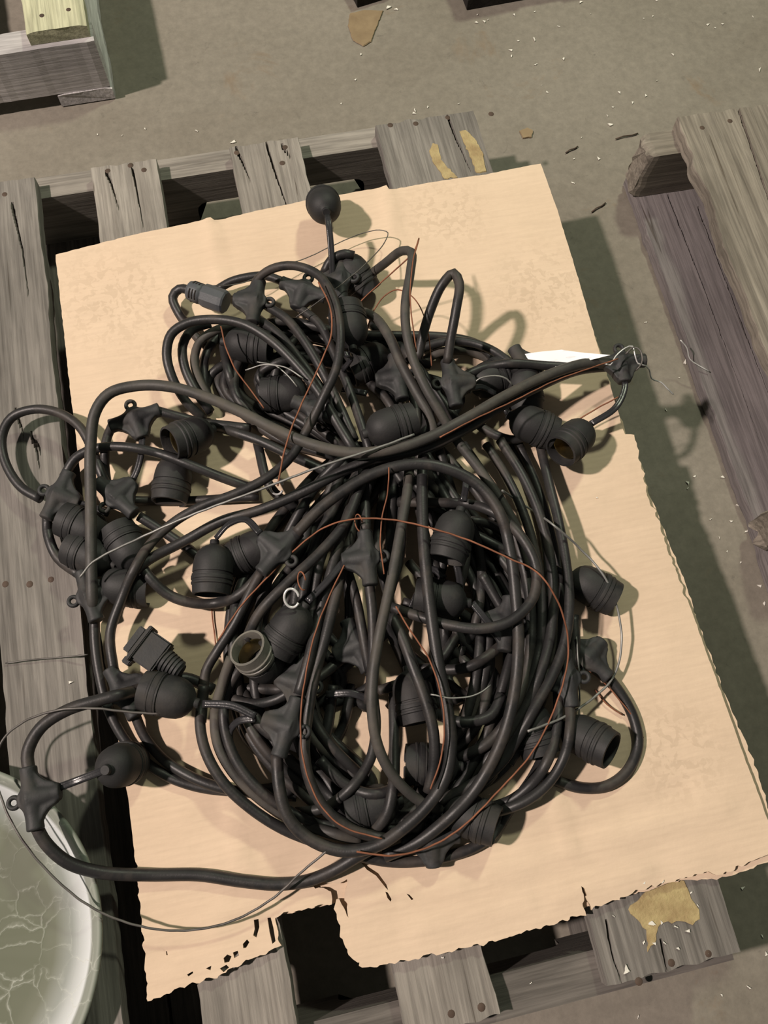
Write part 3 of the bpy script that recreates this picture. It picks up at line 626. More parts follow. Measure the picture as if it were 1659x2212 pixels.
# lamp holders: (neck x, y, h), (open end x, y, h)
SOCKETS = [
 ((707,464,8.0),(694,428,2.9)), ((742,560,5.0),(786,622,3.2)), ((764,765,8.6),(745,655,8.2)), ((478,738,4.2),(582,752,4.4)), ((665,850,4.0),(578,852,3.6)),
 ((786,938,9.5),(892,908,9.2)), ((462,926,3.6),(368,958,6.2)), ((382,985,3.0),(366,1078,2.8)), ((1096,895,5.4),(1196,938,4.4)), ((1276,916,4.2),(1208,978,6.0)),
 ((1228,1240,3.2),(1322,1292,2.8)), ((1226,1572,2.8),(1302,1612,4.8)), ((464,1165,5.4),(456,1286,5.0)), ((585,1172,4.4),(515,1204,3.6)), ((664,1300,8.6),(592,1412,7.0)),
 ((600,1458,4.0),(532,1398,9.4)), ((438,1522,6.6),(302,1488,6.2)), ((232,1662,7.6),(280,1646,2.7)), ((1000,1084,9.2),(960,1222,8.6)), ((1022,1304,6.4),(892,1286,6.0)),
 ((958,1742,2.6),(1068,1784,4.0)), ((305,1235,3.4),(250,1140,3.2)), ((235,1160,2.8),(140,1122,2.8)), ((232,1215,3.0),(170,1190,2.6)), ((210,1262,2.7),(318,1272,2.5)),
 ((1010,838,4.2),(1100,800,3.8)), ((842,760,3.4),(760,800,3.4)), ((880,1440,4.0),(905,1560,4.0)), ((985,1655,3.0),(890,1650,3.0)), ((858,1730,2.7),(760,1752,2.7)),
 ((1130,1500,3.4),(1172,1640,3.0)), ((1130,790,4.6),(1136,880,3.6)),
]
# tee joints: inline end a, inline end b, drop end, height
TEES = [((248,918),(335,888),(308,942),4.6), ((146,1028),(104,1112),(165,1085),3.2), ((180,1246),(205,1330),(240,1280),3.4), ((62,1668),(76,1782),(132,1700),6.6),
        ((640,1152),(568,1232),(560,1150),8.4), ((788,1148),(800,1264),(742,1212),9.0), ((645,1502),(600,1640),(550,1545),7.4), ((240,1450),(290,1545),(345,1462),3.4),
        ((560,608),(545,695),(495,645),5.8), ((966,778),(985,880),(1012,840),8.6), ((1312,783),(1370,780),(1350,838),5.2), ((850,760),(870,870),(790,848),5.4),
        ((625,862),(742,912),(690,860),6.4), ((216,1045),(285,1105),(290,1050),4.2), ((1222,1430),(1232,1502),(1195,1470),4.6), ((1243,1398),(1296,1446),(1280,1400),3.0),
        ((612,612),(700,640),(655,655),4.6), ((735,560),(738,650),(720,600),5.4), ((900,1816),(960,1808),(935,1850),2.8), ((660,1440),(640,1512),(600,1490),6.2), ((745,1330),(800,1460),(755,1440),5.0),
        ((1120,770),(1148,820),(1160,780),4.8), ((1090,1395),(1100,1300),(1060,1380),5.5)]
# twin leads from a tee to a lamp holder
LEADS = [[(718,600,5.5),(715,535,7.4),(709,476,8.4),(707,466,8.1)], [(308,940,4.4),(304,985,4.2),(292,1025,3.8),(272,1055,3.4)], [(742,1214,8.8),(705,1258,9.0),(664,1300,8.8)],
         [(552,1547,7.4),(500,1524,7.2),(438,1520,6.8)], [(552,1552,6.8),(515,1558,6),(497,1580,5),(505,1625,4)], [(562,1152,8.2),(530,1122,7.6),(495,1132,6.6),(466,1163,5.8)],
         [(130,1700,6.4),(170,1685,6.4),(222,1665,7.4),(232,1662,7.8)], [(1344,800,5.2),(1350,835,5.2),(1330,880,5.4),(1276,916,4.4)], [(1020,1302,6.4),(1055,1345,6.4),(1100,1400,5.6)], [(1008,1030,8.4),(1006,1055,9),(1001,1082,9.4)],
         [(705,1500,4.6),(760,1498,5.2),(800,1512,5)], [(792,850,5.4),(770,846,5),(740,842,4)], [(165,1085,3.2),(200,1095,3.2),(235,1110,3)], [(1012,840,8),(1040,836,7),(1070,850,6)],
         [(745,765,8.4),(760,770,7.6),(740,800,6)], [(880,1330,5),(935,1230,6),(960,1250,6)], [(985,1215,7),(992,1245,6.6),(996,1290,5)], [(1200,1228,3.4),(1215,1235,3.3),(1228,1240,3.3)],
         [(1100,865,5),(1080,855,5),(1096,895,5.4)]]

# ---- settle the heap: slide samples along the line of sight until nothing interpenetrates
paths = [catmull(p, 13.0) for _, p in CABLES]
sx, sy, sh, sr, sc_, mv = [], [], [], [], [], []
for ci, p in enumerate(paths):
    for q_ in p: sx.append(q_[0]); sy.append(q_[1]); sh.append(q_[2] * 0.01); sr.append(R_CAB); sc_.append(ci); mv.append(1.0)
nc = len(paths)
for si, (a, b_) in enumerate(SOCKETS):
    for t in np.linspace(0.15, 0.95, 7): sx.append(a[0] + (b_[0] - a[0]) * t); sy.append(a[1] + (b_[1] - a[1]) * t); sh.append((a[2] + (b_[2] - a[2]) * t) * 0.01); sr.append(0.0185); sc_.append(nc + si); mv.append(0.0)
X = np.array(sx); Y = np.array(sy); H = np.array(sh); Rr = np.array(sr); Cc = np.array(sc_); MV = np.array(mv); H0 = H.copy()
P2 = PN(np.stack([X, Y], 1), np.full(len(X), 0.04))[:, :2]
D2 = ((P2[:, None, 0] - P2[None, :, 0]) ** 2 + (P2[:, None, 1] - P2[None, :, 1]) ** 2)
RS = Rr[:, None] + Rr[None, :]
I, J = np.where((D2 < (RS * 0.98) ** 2) & (Cc[:, None] < Cc[None, :]))
need = np.sqrt(np.maximum((RS[I, J]) ** 2 - D2[I, J], 0)); sgn = np.sign(H0[J] - H0[I] + 1e-6 * (Cc[J] - Cc[I]))
starts = [np.where(Cc == c_)[0] for c_ in range(nc)]
for it in range(45):
    gap = (H[J] - H[I]) * sgn; ov = np.maximum(need - gap, 0) * 0.5
    dH = np.zeros_like(H); cn = np.zeros_like(H)
    up = ov * sgn; np.add.at(dH, J, up); np.add.at(dH, I, -up); np.add.at(cn, J, ov > 0); np.add.at(cn, I, ov > 0)
    H = H + MV * dH / np.maximum(cn, 1) * 0.9
    for ix in starts:
        h = H[ix]; h2 = h.copy(); h2[1:-1] = 0.25 * h[:-2] + 0.5 * h[1:-1] + 0.25 * h[2:]; H[ix] = h2
    H = np.where(MV > 0, np.clip(H, 0.0175 if False else 0.0165, 0.150), H)
    H = H + MV * (H0 - H) * 0.03
H = np.where(MV > 0, np.maximum(H, 0.0165), H)
for ci, ((flag, _), ix) in enumerate(zip(CABLES, starts)):
    pts = PN(np.stack([X[ix], Y[ix]], 1), H[ix]); V, F = tube(pts, R_CAB * (1.12 if 'b' in flag else 1 + 0.04 * math.sin(ci * 2.3)), 12)
    link('cable', mesh('cable', V, F), M_DUST_LIT if 'd' in flag else M_CAB, string)

# ---- lamp holder
def lathe(prof, N=28):
    vs = []; fs = []
    for (r_, z) in prof:
        for a in range(N): vs.append((r_ * math.cos(2 * math.pi * a / N), r_ * math.sin(2 * math.pi * a / N), z))
    for j in range(len(prof) - 1):
        for a in range(N): fs.append((j * N + a, j * N + (a + 1) % N, (j + 1) * N + (a + 1) % N, (j + 1) * N + a))
    return vs, fs
def mm(p): return [(a * .001, b_ * .001) for a, b_ in p]
v_, f_ = lathe(mm([(0, 0), (4.6, 0), (5.2, 1), (5.4, 5), (6.4, 6), (9.5, 7.2), (14, 10), (18, 14.5), (20.6, 20), (21.8, 27), (22.2, 34), (22.2, 37.5), (21.2, 38), (21.2, 39.5), (22.6, 40), (22.6, 42), (16, 42), (16, 30), (0, 30)]))
sock_me = mesh('lamp_holder', v_, f_); sharp(sock_me, 40)
v_, f_ = lathe(mm([(16.2, 42.05), (22.9, 42.05), (23.2, 43), (23.2, 46), (22.2, 46.6), (22.2, 48.6), (22.8, 49.2), (22.8, 51), (21.6, 52), (21.0, 58), (20.6, 62), (18.2, 62.4), (17.9, 61.5), (17.9, 46), (16.2, 45)]))
ring_me = mesh('collar', v_, f_); sharp(ring_me, 40); ring_me2 = ring_me.copy()
p_ = [(15.8, 32.0)]
for k in range(7): p_ += [(16.0, 33 + k * 2.6), (15.0, 34.3 + k * 2.6)]
v_, f_ = lathe(mm(p_ + [(16.0, 52)])); shell_me = mesh('screw_shell', v_, f_)
v_, f_ = lathe(mm([(4, 30.5), (4, 33), (0, 33.6)]), 12); contact_me = mesh('contact', v_, f_)
def frame(o, z, up=Vector((0, 0, 1))):
    z = z.normalized(); x = up.cross(z)
    if x.length < 1e-3: x = Vector((1, 0, 0)).cross(z)
    x.normalize(); y = z.cross(x); M_ = Matrix((x, y, z)).transposed().to_4x4(); M_.translation = o; return M_
for k, (a, b_) in enumerate(SOCKETS):
    A = P3(a[0], a[1], a[2] * .01); B = P3(b_[0], b_[1], b_[2] * .01); d = (B - A).normalized(); c0 = (A + B) / 2 - d * 0.031
    o = link('lamp_holder', sock_me, M_SOCK, string, frame(c0, d) @ Matrix.Rotation(k * 1.1, 4, 'Z'))
    if k == 15:
        rg = link('collar', ring_me2, M_CLEARR, o); tag(rg, 'worn pale grey collar')
    else: link('collar', ring_me, M_SOCK, o)
    sh_ = link('screw_shell', shell_me, M_BRASS, o); link('contact', contact_me, M_BRASS, o)

# ---- tee joint (one fused template)
def tee_template():
    bm = bmesh.new()
    def lat(prof, M_):
        v, f = lathe(prof, 20); base = [bm.verts.new(M_ @ Vector(q_)) for q_ in v]
        for ff in f: bm.faces.new([base[i] for i in ff])
    X90 = Matrix.Rotation(math.pi / 2, 4, 'Y'); Y90 = Matrix.Rotation(math.pi / 2, 4, 'X')
    lat(mm([(0, -31), (8.2, -31), (8.9, -30), (8.4, -23), (8.6, -16), (10.0, -8), (11.2, 0), (10.0, 8), (8.6, 16), (8.4, 23), (8.9, 30), (8.2, 31), (0, 31)]), X90)
    lat(mm([(0, -6), (12, -4), (11, 6), (9.8, 14), (8.8, 20), (8.8, 28), (0, 28.2)]), Y90)
    web = [(-26, 6), (-19, 10.5), (-13.5, 16), (-10, 24)]  # concave fillets between the arms
    pts = [(-26, -2), (26, -2)] + [(-x, y) for x, y in web] [::1] + [(x, y) for x, y in reversed(web)]
    T = [bm.verts.new((x * .001, -y * .001, 0.0058)) for x, y in pts]; B = [bm.verts.new((x * .001, -y * .001, -0.0058)) for x, y in pts]
    bm.faces.new(T); bm.faces.new(list(reversed(B))); k = len(pts)
    for i in range(k): bm.faces.new((T[i], T[(i + 1) % k], B[(i + 1) % k], B[i]))
    pts = [(-20, -3), (20, -3), (9, -10), (4, -14), (-4, -14), (-9, -10)]
    T = [bm.verts.new((x * .001, -y * .001, 0.0048)) for x, y in pts]; B = [bm.verts.new((x * .001, -y * .001, -0.0048)) for x, y in pts]
    bm.faces.new(T); bm.faces.new(list(reversed(B))); k = len(pts)
    for i in range(k): bm.faces.new((T[i], T[(i + 1) % k], B[(i + 1) % k], B[i]))
    bmesh.ops.recalc_face_normals(bm, faces=bm.faces)
    me = bpy.data.meshes.new('tee_tmp'); bm.to_mesh(me); bm.free()
    o = bpy.data.objects.new('tee_tmp', me); col.objects.link(o)
    r = o.modifiers.new('r', 'REMESH'); r.mode = 'VOXEL'; r.voxel_size = 0.0013; r.use_smooth_shade = True
    s = o.modifiers.new('s', 'SMOOTH'); s.iterations = 5; s.factor = 0.6
    dg = bpy.context.evaluated_depsgraph_get(); out = bpy.data.meshes.new_from_object(o.evaluated_get(dg), depsgraph=dg); out.name = 'tee_joint'
    bpy.data.objects.remove(o); out.polygons.foreach_set('use_smooth', [True] * len(out.polygons)); out.materials.clear(); return out
tee_me = tee_template()
ev = []; ef = []
for i in range(20):
    a = 2 * math.pi * i / 20
    for j in range(8):
        t = 2 * math.pi * j / 8; r_ = 0.0052 + 0.0024 * math.cos(t); ev.append((r_ * math.cos(a), 0.0172 + r_ * math.sin(a), 0.0032 * math.sin(t)))
for i in range(20):
    for j in range(8): ef.append((i * 8 + j, ((i + 1) % 20) * 8 + j, ((i + 1) % 20) * 8 + (j + 1) % 8, i * 8 + (j + 1) % 8))
eye_me = mesh('hanging_eye', ev, ef)
for k, (a, b_, d, h) in enumerate(TEES):
    hh = h * .01; A = P3(a[0], a[1], hh); B = P3(b_[0], b_[1], hh); D = P3(d[0], d[1], hh - 0.002)
    x = (B - A).normalized(); c0 = (A + B) / 2; y = -((D - c0) - x * (D - c0).dot(x)).normalized(); z = x.cross(y)
    M_ = Matrix((x, y, z)).transposed().to_4x4(); M_.translation = c0
    o = link('tee_joint', tee_me, M_TEE, string, M_); link('hanging_eye', eye_me, M_TEE, o)
for L in LEADS:
    p = catmull(L, 8.0); V, F = tube(PN(p[:, :2], p[:, 2] * .01), 0.0021, 12, 0.0019); link('drop_lead', mesh('drop_lead', V, F), M_LEAD, string)

# ---- the two end connectors
def box_bm(bm, x, y, z0, z1, bev=0.0015):
    r = bmesh.ops.create_cube(bm, size=1.0, matrix=Matrix.Translation((0, 0, (z0 + z1) / 2)) @ Matrix.Diagonal((x, y, z1 - z0, 1)))
    es = list({e for v_ in r['verts'] for e in v_.link_edges}); bmesh.ops.bevel(bm, geom=es, offset=bev, segments=2, affect='EDGES')
def from_bm(name, bm): me = bpy.data.meshes.new(name); bmesh.ops.recalc_face_normals(bm, faces=bm.faces); bm.to_mesh(me); bm.free(); return me
A = P3(392, 1452, .060); B = P3(272, 1368, .062); d = (B - A).normalized(); Mx = frame(A, d)
bm = bmesh.new(); box_bm(bm, 0.036, 0.024, 0.024, 0.056, 0.002); box_bm(bm, 0.042, 0.030, 0.050, 0.0545, 0.001)
o = link('end_connector', from_bm('end_connector', bm), M_GREY if False else M_TEE, string, Mx)
bm = bmesh.new(); box_bm(bm, 0.030, 0.019, 0.056, 0.064, 0.001); link('connector_face', from_bm('connector_face', bm), M_TEE, o)
bm = bmesh.new(); box_bm(bm, 0.008, 0.012, 0.049, 0.058, 0.001); l_ = link('latch', from_bm('latch', bm), M_TEE, o); l_.location = (0.022, 0, 0)
p_ = [(0, 0), (8, 0), (9, 2)]
for k in range(5): p_ += [(11 + .5 * k, 3 + 4 * k), (11 + .5 * k, 5.6 + 4 * k), (9.8 + .5 * k, 5.8 + 4 * k), (9.8 + .5 * k, 6.9 + 4 * k)]
v_, f_ = lathe(mm(p_ + [(13.5, 23.5), (13.5, 25), (0, 25)]), 24); g_ = link('strain_relief', mesh('strain_relief', v_, f_), M_TEE, o); sharp(g_.data, 40)
A = P3(408, 626, .052); B = P3(512, 662, .056); d = (B - A).normalized(); Mx = frame(A, d)
v_, f_ = lathe(mm([(0, 20), (13.2, 20), (14.5, 22), (15, 27), (15, 46), (14.6, 50), (13, 52), (0, 52)]), 10)
o = link('end_connector', mesh('end_connector', v_, f_, False), M_GREY, string, Mx); tag(o, 'blue-grey end connector with a slotted strain relief')
v_, f_ = lathe(mm([(0, 0), (10, 0), (11.6, 1.2), (12.4, 4), (13, 12), (13, 21), (0, 21)]), 24); g_ = link('strain_relief', mesh('strain_relief', v_, f_), M_GREY, o)
for zz in (6.0, 10.0, 14.0):
    for a0 in (0.3, 1.9, 3.5, 5.1):
        vs = []; fs = []; n = 6
        for i in range(n + 1):
            a = a0 + 0.95 * i / n
            for (rr, z_) in ((12.2, zz), (13.25, zz), (13.25, zz + 1.7), (12.2, zz + 1.7)): vs.append((rr * .001 * math.cos(a), rr * .001 * math.sin(a), z_ * .001))
        for i in range(n):
            for j in range(4): fs.append((i * 4 + j, i * 4 + (j + 1) % 4, i * 4 + 4 + (j + 1) % 4, i * 4 + 4 + j))
        fs += [(3, 2, 1, 0), (n * 4, n * 4 + 1, n * 4 + 2, n * 4 + 3)]
        link('slot', mesh('slot', vs, fs), M_BLACKW, g_)

# ------------------------------------------------------------------ loose wires
def top_h(x, y, extra=0.003):
    d2 = (X - x) ** 2 + (Y - y) ** 2; k = d2 < np.where(MV > 0, 24, 44) ** 2
    return ((H[k] + Rr[k]).max() + extra) if k.any() else None
def wire(name, pts, r, m, label, cat, group=None, lift=True, sides=6, win=17):
    p = catmull([(a[0], a[1], a[2] if len(a) > 2 else 1.8) for a in pts], 9.0); h = p[:, 2] * .01
    if lift:
        for i in range(len(h)):
            t = top_h(p[i, 0], p[i, 1])
            if t is not None: h[i] = max(h[i], t)
        k = win; hp = np.pad(h, k // 2, mode='edge'); hm = np.array([hp[i:i + k].max() for i in range(len(h))]); hp = np.pad(hm, k // 2, mode='edge'); h = np.array([hp[i:i + k].mean() for i in range(len(h))])
    pts3 = PN(p[:, :2], h)
    pts3 = pts3 + np.stack([0.00015 * np.sin(np.arange(len(h)) * .9), 0.00015 * np.cos(np.arange(len(h)) * 1.3), np.zeros(len(h))], 1)
    V, F = tube(pts3, r, sides); o = link(name, mesh(name, V, F), m); tag(o, label, cat, group); return o
GR = 'thin rusty tie wires running through the cable heap'
wire('rusty_wire', [(470,1385,7),(520,1310),(580,1245),(640,1185),(700,1140),(760,1122),(840,1122),(920,1138),(1010,1166),(1100,1206),(1160,1236),(1200,1290),(1224,1360),(1226,1430),(1198,1530),(1150,1625),(1080,1705),(1000,1785),(930,1828,2.8),(850,1848,2.6),(770,1840,2.4)], .0010, M_RUST, 'long rusty wire arching over the middle of the heap and down its right side', 'wire')
wire('rusty_wire', [(765,1180,8),(715,1280),(680,1370),(662,1450),(650,1540),(655,1640),(690,1735),(740,1785),(825,1812)], .0009, M_RUST, 'rusty wire running down beside the middle cables to the bottom', 'wire')
wire('rusty_wire', [(688,610,9),(712,660),(716,720),(690,790),(655,865),(628,930),(612,985),(600,1050)], .0010, M_RUST, 'rusty wire hanging down inside the upper left loop', 'wire')
wire('rusty_wire', [(855,1310,8),(885,1360),(925,1420),(950,1490),(960,1570),(952,1640),(930,1705)], .0009, M_RUST, 'rusty wire curving down the lower middle right of the two straight cables', 'wire')
wire('rusty_wire', [(477,705,8),(488,750),(510,800),(540,840),(570,882)], .0009, M_RUST, 'short rusty wire crossing the upper left coil', 'wire')
wire('rusty_wire', [(430,618,6),(520,612,5),(600,577,4),(660,558,3.2),(720,530,3),(780,505,3),(820,497,3.4),(838,503,3.6),(830,525,4),(795,565,7),(745,608,7.5),(690,650,7),(640,685,6)], .0007, M_DARKW, 'thin dark wire looping above the top of the heap', 'wire', lift=False)
wire('rusty_wire', [(905,515,11),(893,545,12),(868,570,11),(810,622,8),(760,668,6.4),(715,705,6)], .0009, M_RUST, 'rusty wire with a sharp kink beside the tall upper cable', 'wire', lift=False)
wire('rusty_wire', [(905,517,11),(893,560,13.4),(886,640,13),(890,690,12.5),(900,760,11.5)], .0008, M_RUST, 'rusty strand running down against the tall upper cable', 'wire', lift=False)
wire('rusty_wire', [(792,720,6),(803,680,7),(830,640,8),(858,626,9),(890,640,10),(915,680,9),(928,740,7),(932,790,6)], .0008, M_RUST, 'small rusty arch between the two tall upper loops', 'wire', lift=False)
wire('rusty_wire', [(1335,775,6.8),(1270,797,7),(1200,822),(1110,866),(1020,908),(950,945)], .0009, M_RUST, 'rusty wire lying along the cable that reaches right towards the tag', 'wire')
wire('rusty_wire', [(1335,858,5.8),(1290,882,5),(1240,912,4.6),(1195,938,4.5)], .0009, M_RUST, 'short rusty wire between the two lamp holders on the right', 'wire', lift=False)
wire('rusty_wire', [(840,1010,11),(838,1060),(825,1120),(822,1180),(830,1240)], .0008, M_RUST, 'rusty wire crossing under the pinched middle of the heap', 'wire')
wire('rusty_wire', [(1260,1440,3),(1300,1470,2.6),(1345,1520,2.4),(1375,1560,1.9),(1390,1595,1.6)], .0008, M_RUST, 'rusty strand beside the small loop at the lower right', 'wire', lift=False)
wire('rusty_wire', [(1285,1490,1.6),(1310,1520,1.6),(1345,1545,1.6)], .0009, M_RUST, 'short rusty wire end inside the small loop at the lower right', 'wire', lift=False)
wire('rusty_wire', [(455,1295,1.6),(462,1360,1.6),(470,1420,1.6)], .0008, M_RUST, 'thin rusty wire end on the bare cardboard left of the worn lamp holder', 'wire', lift=False)
wire('steel_wire', [(172,1248,4.6),(200,1215),(300,1163),(420,1110),(560,1058),(700,1005),(820,966),(895,938)], .0014, M_STEEL, 'straight grey steel wire crossing the heap from the left', 'wire', win=51)
wire('steel_wire', [(1085,1060,9),(1130,1090),(1190,1130,7),(1250,1182,5.4),(1305,1245,5.2),(1336,1325,4),(1342,1400,3.4),(1325,1462,3),(1285,1505,3.2),(1220,1548,5),(1140,1580,6.5)], .0014, M_STEEL, 'curved grey steel wire bulging over the right side of the cardboard', 'wire', lift=False)
wire('steel_wire', [(345,1542,7.2),(280,1538,7.4),(200,1530,7.6),(120,1535,7.4),(50,1560,6),(5,1600,5),(-12,1660,5),(0,1715,5.4),(30,1785,5.5),(90,1868,5),(190,1955,4.2),(300,2000,3.4),(400,2010,2.9),(500,1990,2.9),(590,1940,3.2),(650,1885,4.4),(710,1835,5.5)], .0013, M_DARKW, 'dark wire sweeping round the lower left over the glass bowl', 'wire', lift=False)
wire('steel_wire', [(12,1433,.3),(60,1426,.4),(130,1420,.4),(190,1414,1.2)], .0009, M_DARKW, 'thin dark strand standing in for a wire shadow across the left deck board', 'wire', lift=False)  # added dark strand in place of a shadow line on the board
wire('steel_wire', [(530,800,6),(570,788,6.4),(620,795,6.6),(655,818,6.4)], .0010, M_STEEL, 'short bright wire in the middle of the upper left coil', 'wire')
wire('steel_wire', [(555,782,6.6),(595,790,7),(625,815,7),(642,835,6.4)], .0009, M_STEEL, 'frayed wire strand in the middle of the upper left coil', 'wire')
wire('steel_wire', [(1015,850,8),(1030,822,9),(1060,812,9.4),(1095,818,9.2),(1108,835,8.4)], .0010, M_STEEL, 'small grey wire arc beside the upper right tee joint', 'wire', lift=False)
wire('steel_wire', [(1305,785,7.6),(1318,788,7.8),(1330,770,8),(1350,752,8),(1366,748,7.8),(1372,768,7.6),(1378,785,7.2),(1395,790,7)], .0009, M_CHROME, 'bright thin wire tying the paper tag to the cable', 'wire', lift=False)
wire('steel_wire', [(1392,788,3),(1402,798,2),(1408,818,1),(1428,826,.4),(1440,838,0),(1455,852,-.4)], .0009, M_CHROME, 'loose curly bright wire end right of the paper tag', 'wire', lift=False)
wire('steel_wire', [(1470,735,-8),(1484,752,-9),(1490,775,-10),(1510,790,-10.4),(1532,802,-10.6)], .0009, M_CHROME, 'curly bright wire on the floor by the right pallet', 'wire', lift=False)
wire('steel_wire', [(1352,765,8),(1368,750,8.4),(1384,758,8.4),(1386,785,8),(1374,800,7.6)], .0011, M_DARKW, 'dark wire ring through the eye of the far right tee joint', 'wire', lift=False)
wire('steel_wire', [(1060,1480,8),(1030,1500,7),(980,1508,6),(930,1500,5.4)], .0009, M_STEEL, 'thin grey wire in the dark lower part of the heap', 'wire')
wire('steel_wire', [(1245,1375,5),(1250,1440,4.6),(1252,1520,3),(1250,1560,2.4)], .0009, M_STEEL, 'thin wire hanging down beside the lower right tee joint', 'wire', lift=False)
for (x, y, lb) in ((630, 1292, 'small bright metal ring above the sloping lamp holder'), (597, 1050, 'small bright metal clip under the straight steel wire')):
    c0 = P3(x, y, (top_h(x, y) or 0.08) + 0.004); pts = [(c0.x + 0.0075 * math.cos(t), c0.y + 0.009 * math.sin(t), c0.z + 0.004 * math.sin(t)) for t in np.linspace(0, 5.6, 24)]
    V, F = tube(np.array(pts), 0.0014, 8); o = link('metal_ring', mesh('metal_ring', V, F), M_CHROME); tag(o, lb, 'ring')
for (x, y) in ((652, 1255), (775, 1130)):
    c0 = P3(x, y, (top_h(x, y) or 0.08) + 0.002); pts = [(c0.x + 0.004 * math.cos(t), c0.y + 0.010 * math.sin(t), c0.z + 0.002 * math.sin(2 * t)) for t in np.linspace(0, 5, 18)]
    V, F = tube(np.array(pts), 0.0008, 6); o = link('wire_twist', mesh('wire_twist', V, F), M_RUST); tag(o, 'small rusty wire twist ' + ('above the worn lamp holder' if x < 700 else 'over the central tee joint'), 'wire')

# paper tag
m, nt, b = mat('white_paper', 0.7); v = coords(nt)
nt.links.new(ramp(nt, noise_tex(nt, coords(nt, (40, 160, 40)), 1, 2), [(0.60, (0.93, 0.93, 0.96)), (0.66, (0.72, 0.72, 0.78)), (0.70, (0.92, 0.92, 0.95))]), b.inputs['Base Color'])
cs = [P3(1108, 770, .050), P3(1214, 754, .062), P3(1318, 768, .074), P3(1200, 792, .066)]
vs = []; fs = []; n = 10
for j in range(n + 1):
    for i in range(n + 1):
        u, t = i / n, j / n; p = (cs[0] * (1 - u) + cs[1] * u) * (1 - t) + (cs[3] * (1 - u) + cs[2] * u) * t
        p = p + Vector((0, 0, 0.002 * math.sin(u * 4 + t * 3))); vs.append(p)
k = len(vs); vs = [p for p in vs] + [p - Vector((0, 0, 0.0004)) for p in vs]
for j in range(n):
    for i in range(n):
        a = j * (n + 1) + i; fs.append((a, a + 1, a + n + 2, a + n + 1)); fs.append((a + k, a + n + 1 + k, a + n + 2 + k, a + 1 + k))
tg = link('paper_tag', mesh('paper_tag', vs, fs), m); tag(tg, 'white paper tag wired to the cable end at the right', 'tag')

# ------------------------------------------------------------------ debris
m, nt, b = mat('white_paint_flake', 0.6); v = coords(nt)
nt.links.new(ramp(nt, noise_tex(nt, v, 200, 3), [(0.3, (0.62, 0.60, 0.52)), (0.7, (0.92, 0.90, 0.83))]), b.inputs['Base Color']); M_FLAKE = m
def flake_mesh(seed):
    rn = random.Random(seed); n = 7; an = sorted(rn.uniform(0, 6.28) for _ in range(n)); rr = [rn.uniform(.35, 1) for _ in range(n)]
    T = [(r_ * math.cos(a), r_ * .7 * math.sin(a), .25 + .15 * rn.random()) for a, r_ in zip(an, rr)]; B = [(x, y, 0) for x, y, _ in T]
    return mesh('paint_flake', T + B, [tuple(range(n)), tuple(reversed(range(n, 2 * n)))] + [(i, i + n, (i + 1) % n + n, (i + 1) % n) for i in range(n)], False)
FM = [flake_mesh(s) for s in range(6)]
big = [(1030,48,5),(1046,46,5),(1055,43,4),(1111,32,4),(1155,26,4),(1206,58,5),(1031,32,3),(1120,88,4),(1152,86,9),(1103,108,5),(1104,120,5),(1157,138,6),(1217,126,5),(1254,5,6),(1418,0,5),(1530,53,5),(1455,118,6),(1643,152,8),
       (1339,200,5),(1395,206,5),(1420,175,4),(1366,222,4),(1323,232,4),(1311,250,4),(1317,270,7),(1182,199,4),(1255,297,4),(1293,342,5),(1240,342,4),(1239,394,6),(840,15,9),(855,20,6),(898,238,7),(895,245,5),(925,232,5),(991,225,4),
       (780,118,4),(768,172,4),(424,284,6),(503,307,7),(312,278,4),(263,292,3),(210,290,3),(737,224,3),(1394,695,5),(1480,782,6),(1468,815,3),(1440,885,5),(1562,1030,5),(1485,1042,5),(1487,1055,4),(1622,1135,9),(1612,1150,6),(1594,1095,8),
       (1500,1030,4),(1580,1126,4),(1553,1162,4),(1640,1265,5),(1570,1190,3),(1535,1120,4),(1650,1302,5),(1600,1215,3),(1618,2130,6),(1605,1918,4),(1648,2022,4),(1380,2198,4),(1560,2150,3),(1655,2060,4),(1170,185,3),(1410,35,3),(1390,40,3),(1625,36,4),(1560,52,4),(1545,60,3),(1275,30,3)]
for k, (x, y, s) in enumerate(big):
    p = P3(x, y, -DZ + .0006); o = link('paint_flake', FM[k % 6], M_FLAKE); sc = s * 0.00085; o.scale = (sc, sc, sc * .6); o.location = (p.x, p.y, 0.0004); o.rotation_euler = (0, 0, k * 1.7)
    tag(o, 'small white paint flake lying on the concrete floor', 'flake', 'white flakes scattered over the concrete floor')
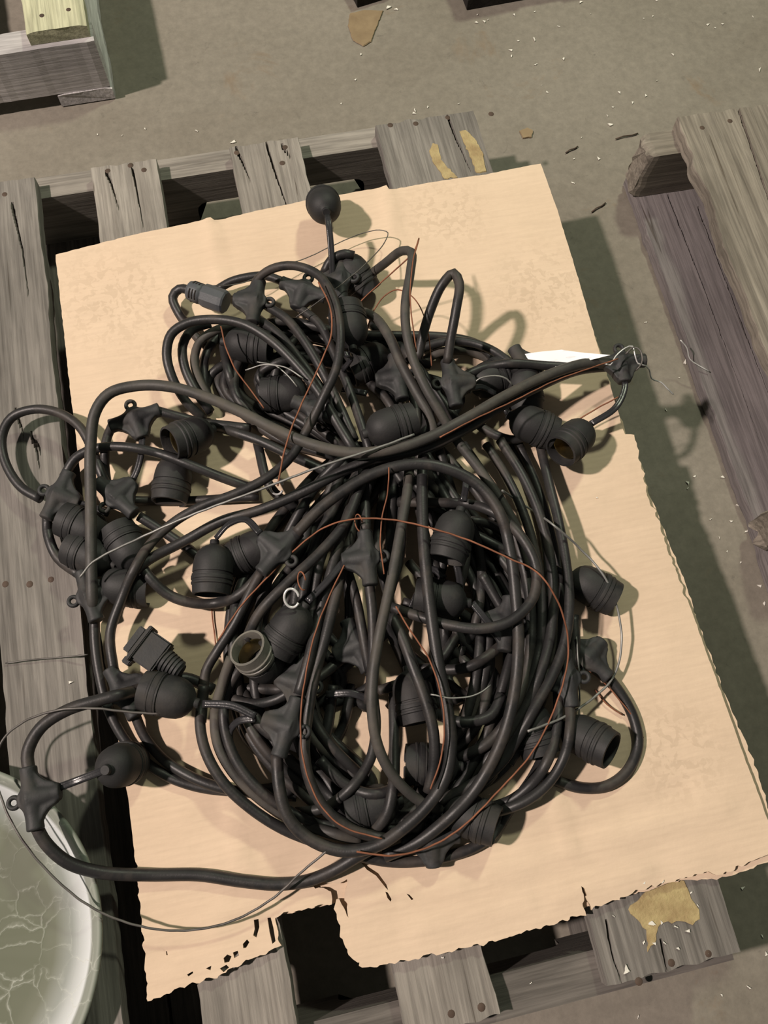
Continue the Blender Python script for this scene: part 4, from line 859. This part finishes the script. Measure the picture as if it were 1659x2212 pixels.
for k, (x, y, s) in enumerate([(1409,1993,8),(1428,1992,4),(1459,2004,6),(1484,2010,5),(1389,2033,5),(1436,2035,5),(1465,2048,4),(1352,2093,9),(1324,1980,4),(1412,2037,4),(1492,1926,4),(1508,1955,4)]):
    p = P3(x, y, 0); o = link('paint_flake', FM[k % 6], M_FLAKE); sc = s * 0.00070; o.scale = (sc, sc, sc * .6); o.location = (p.x, p.y, DZ + .0012); o.rotation_euler = (0, 0, k)
    tag(o, 'white paint flake on the near end of the foam-stained deck board', 'flake', 'white flakes on the wide right deck board')
for k, (x, y, s, z, lb) in enumerate([(1290,1075,4,.0145,'tiny pale crumb on the right half of the cardboard'),(1392,1907,5,.0125,'left of two pale crumbs on the bottom edge of the cardboard'),(1430,1904,7,.0125,'right of two pale crumbs on the bottom edge of the cardboard'),
                                     (153,1474,6,.0012,'white flake on the left deck board'),(955,2070,6,.0012,'white flake on the board below the torn cardboard edge'),(1146,2122,5,-.0195,'white flake on the pallet beam at the bottom')]):
    p = P3(x, y, z); o = link('paint_flake', FM[k % 6], M_FLAKE); sc = s * 0.00052; o.scale = (sc, sc, sc * .6); o.location = (p.x, p.y, DZ + z); tag(o, lb, 'flake')
m, nt, b = mat('tan_scrap', 0.85); v = coords(nt)
nt.links.new(ramp(nt, noise_tex(nt, v, 30, 4), [(0.3, (0.21, 0.15, 0.085)), (0.7, (0.30, 0.225, 0.13))]), b.inputs['Base Color'])
o = slab('cardboard_scrap', [P3(x, y, -DZ) for x, y in ((756, 30), (790, 22), (828, 24), (818, 50), (802, 90), (785, 101), (762, 88), (752, 55))], 0.0015, m, None, 0.0004, 0.002, 2)
tag(o, 'tan scrap lying flat on the floor at the top of the picture', 'scrap')
o = slab('cardboard_scrap', [P3(x, y, -DZ) for x, y in ((1122, 285), (1138, 277), (1152, 285), (1148, 298), (1128, 300))], 0.002, m, None, 0.0004, 0.002, 5)
tag(o, 'small yellowish chip on the floor beyond the cardboard corner', 'scrap')
for (a, b_, lb) in (((1222, 330), (1248, 316), 'short brown twig near the cardboard corner'), ((1278, 458), (1308, 438), 'brown twig at the edge of the long shadow'), ((1330, 300), (1378, 288), 'thin straw on the floor left of the right pallet')):
    A = P3(a[0], a[1], -DZ + .002); B = P3(b_[0], b_[1], -DZ + .002)
    V, F = tube(np.array([A, A.lerp(B, .35) + Vector((0, .001, .0006)), A.lerp(B, .7) + Vector((.0006, -.0006, 0)), B]), 0.0011, 6)
    o = link('twig', mesh('twig', V, F), M_NAIL); tag(o, lb, 'twig')
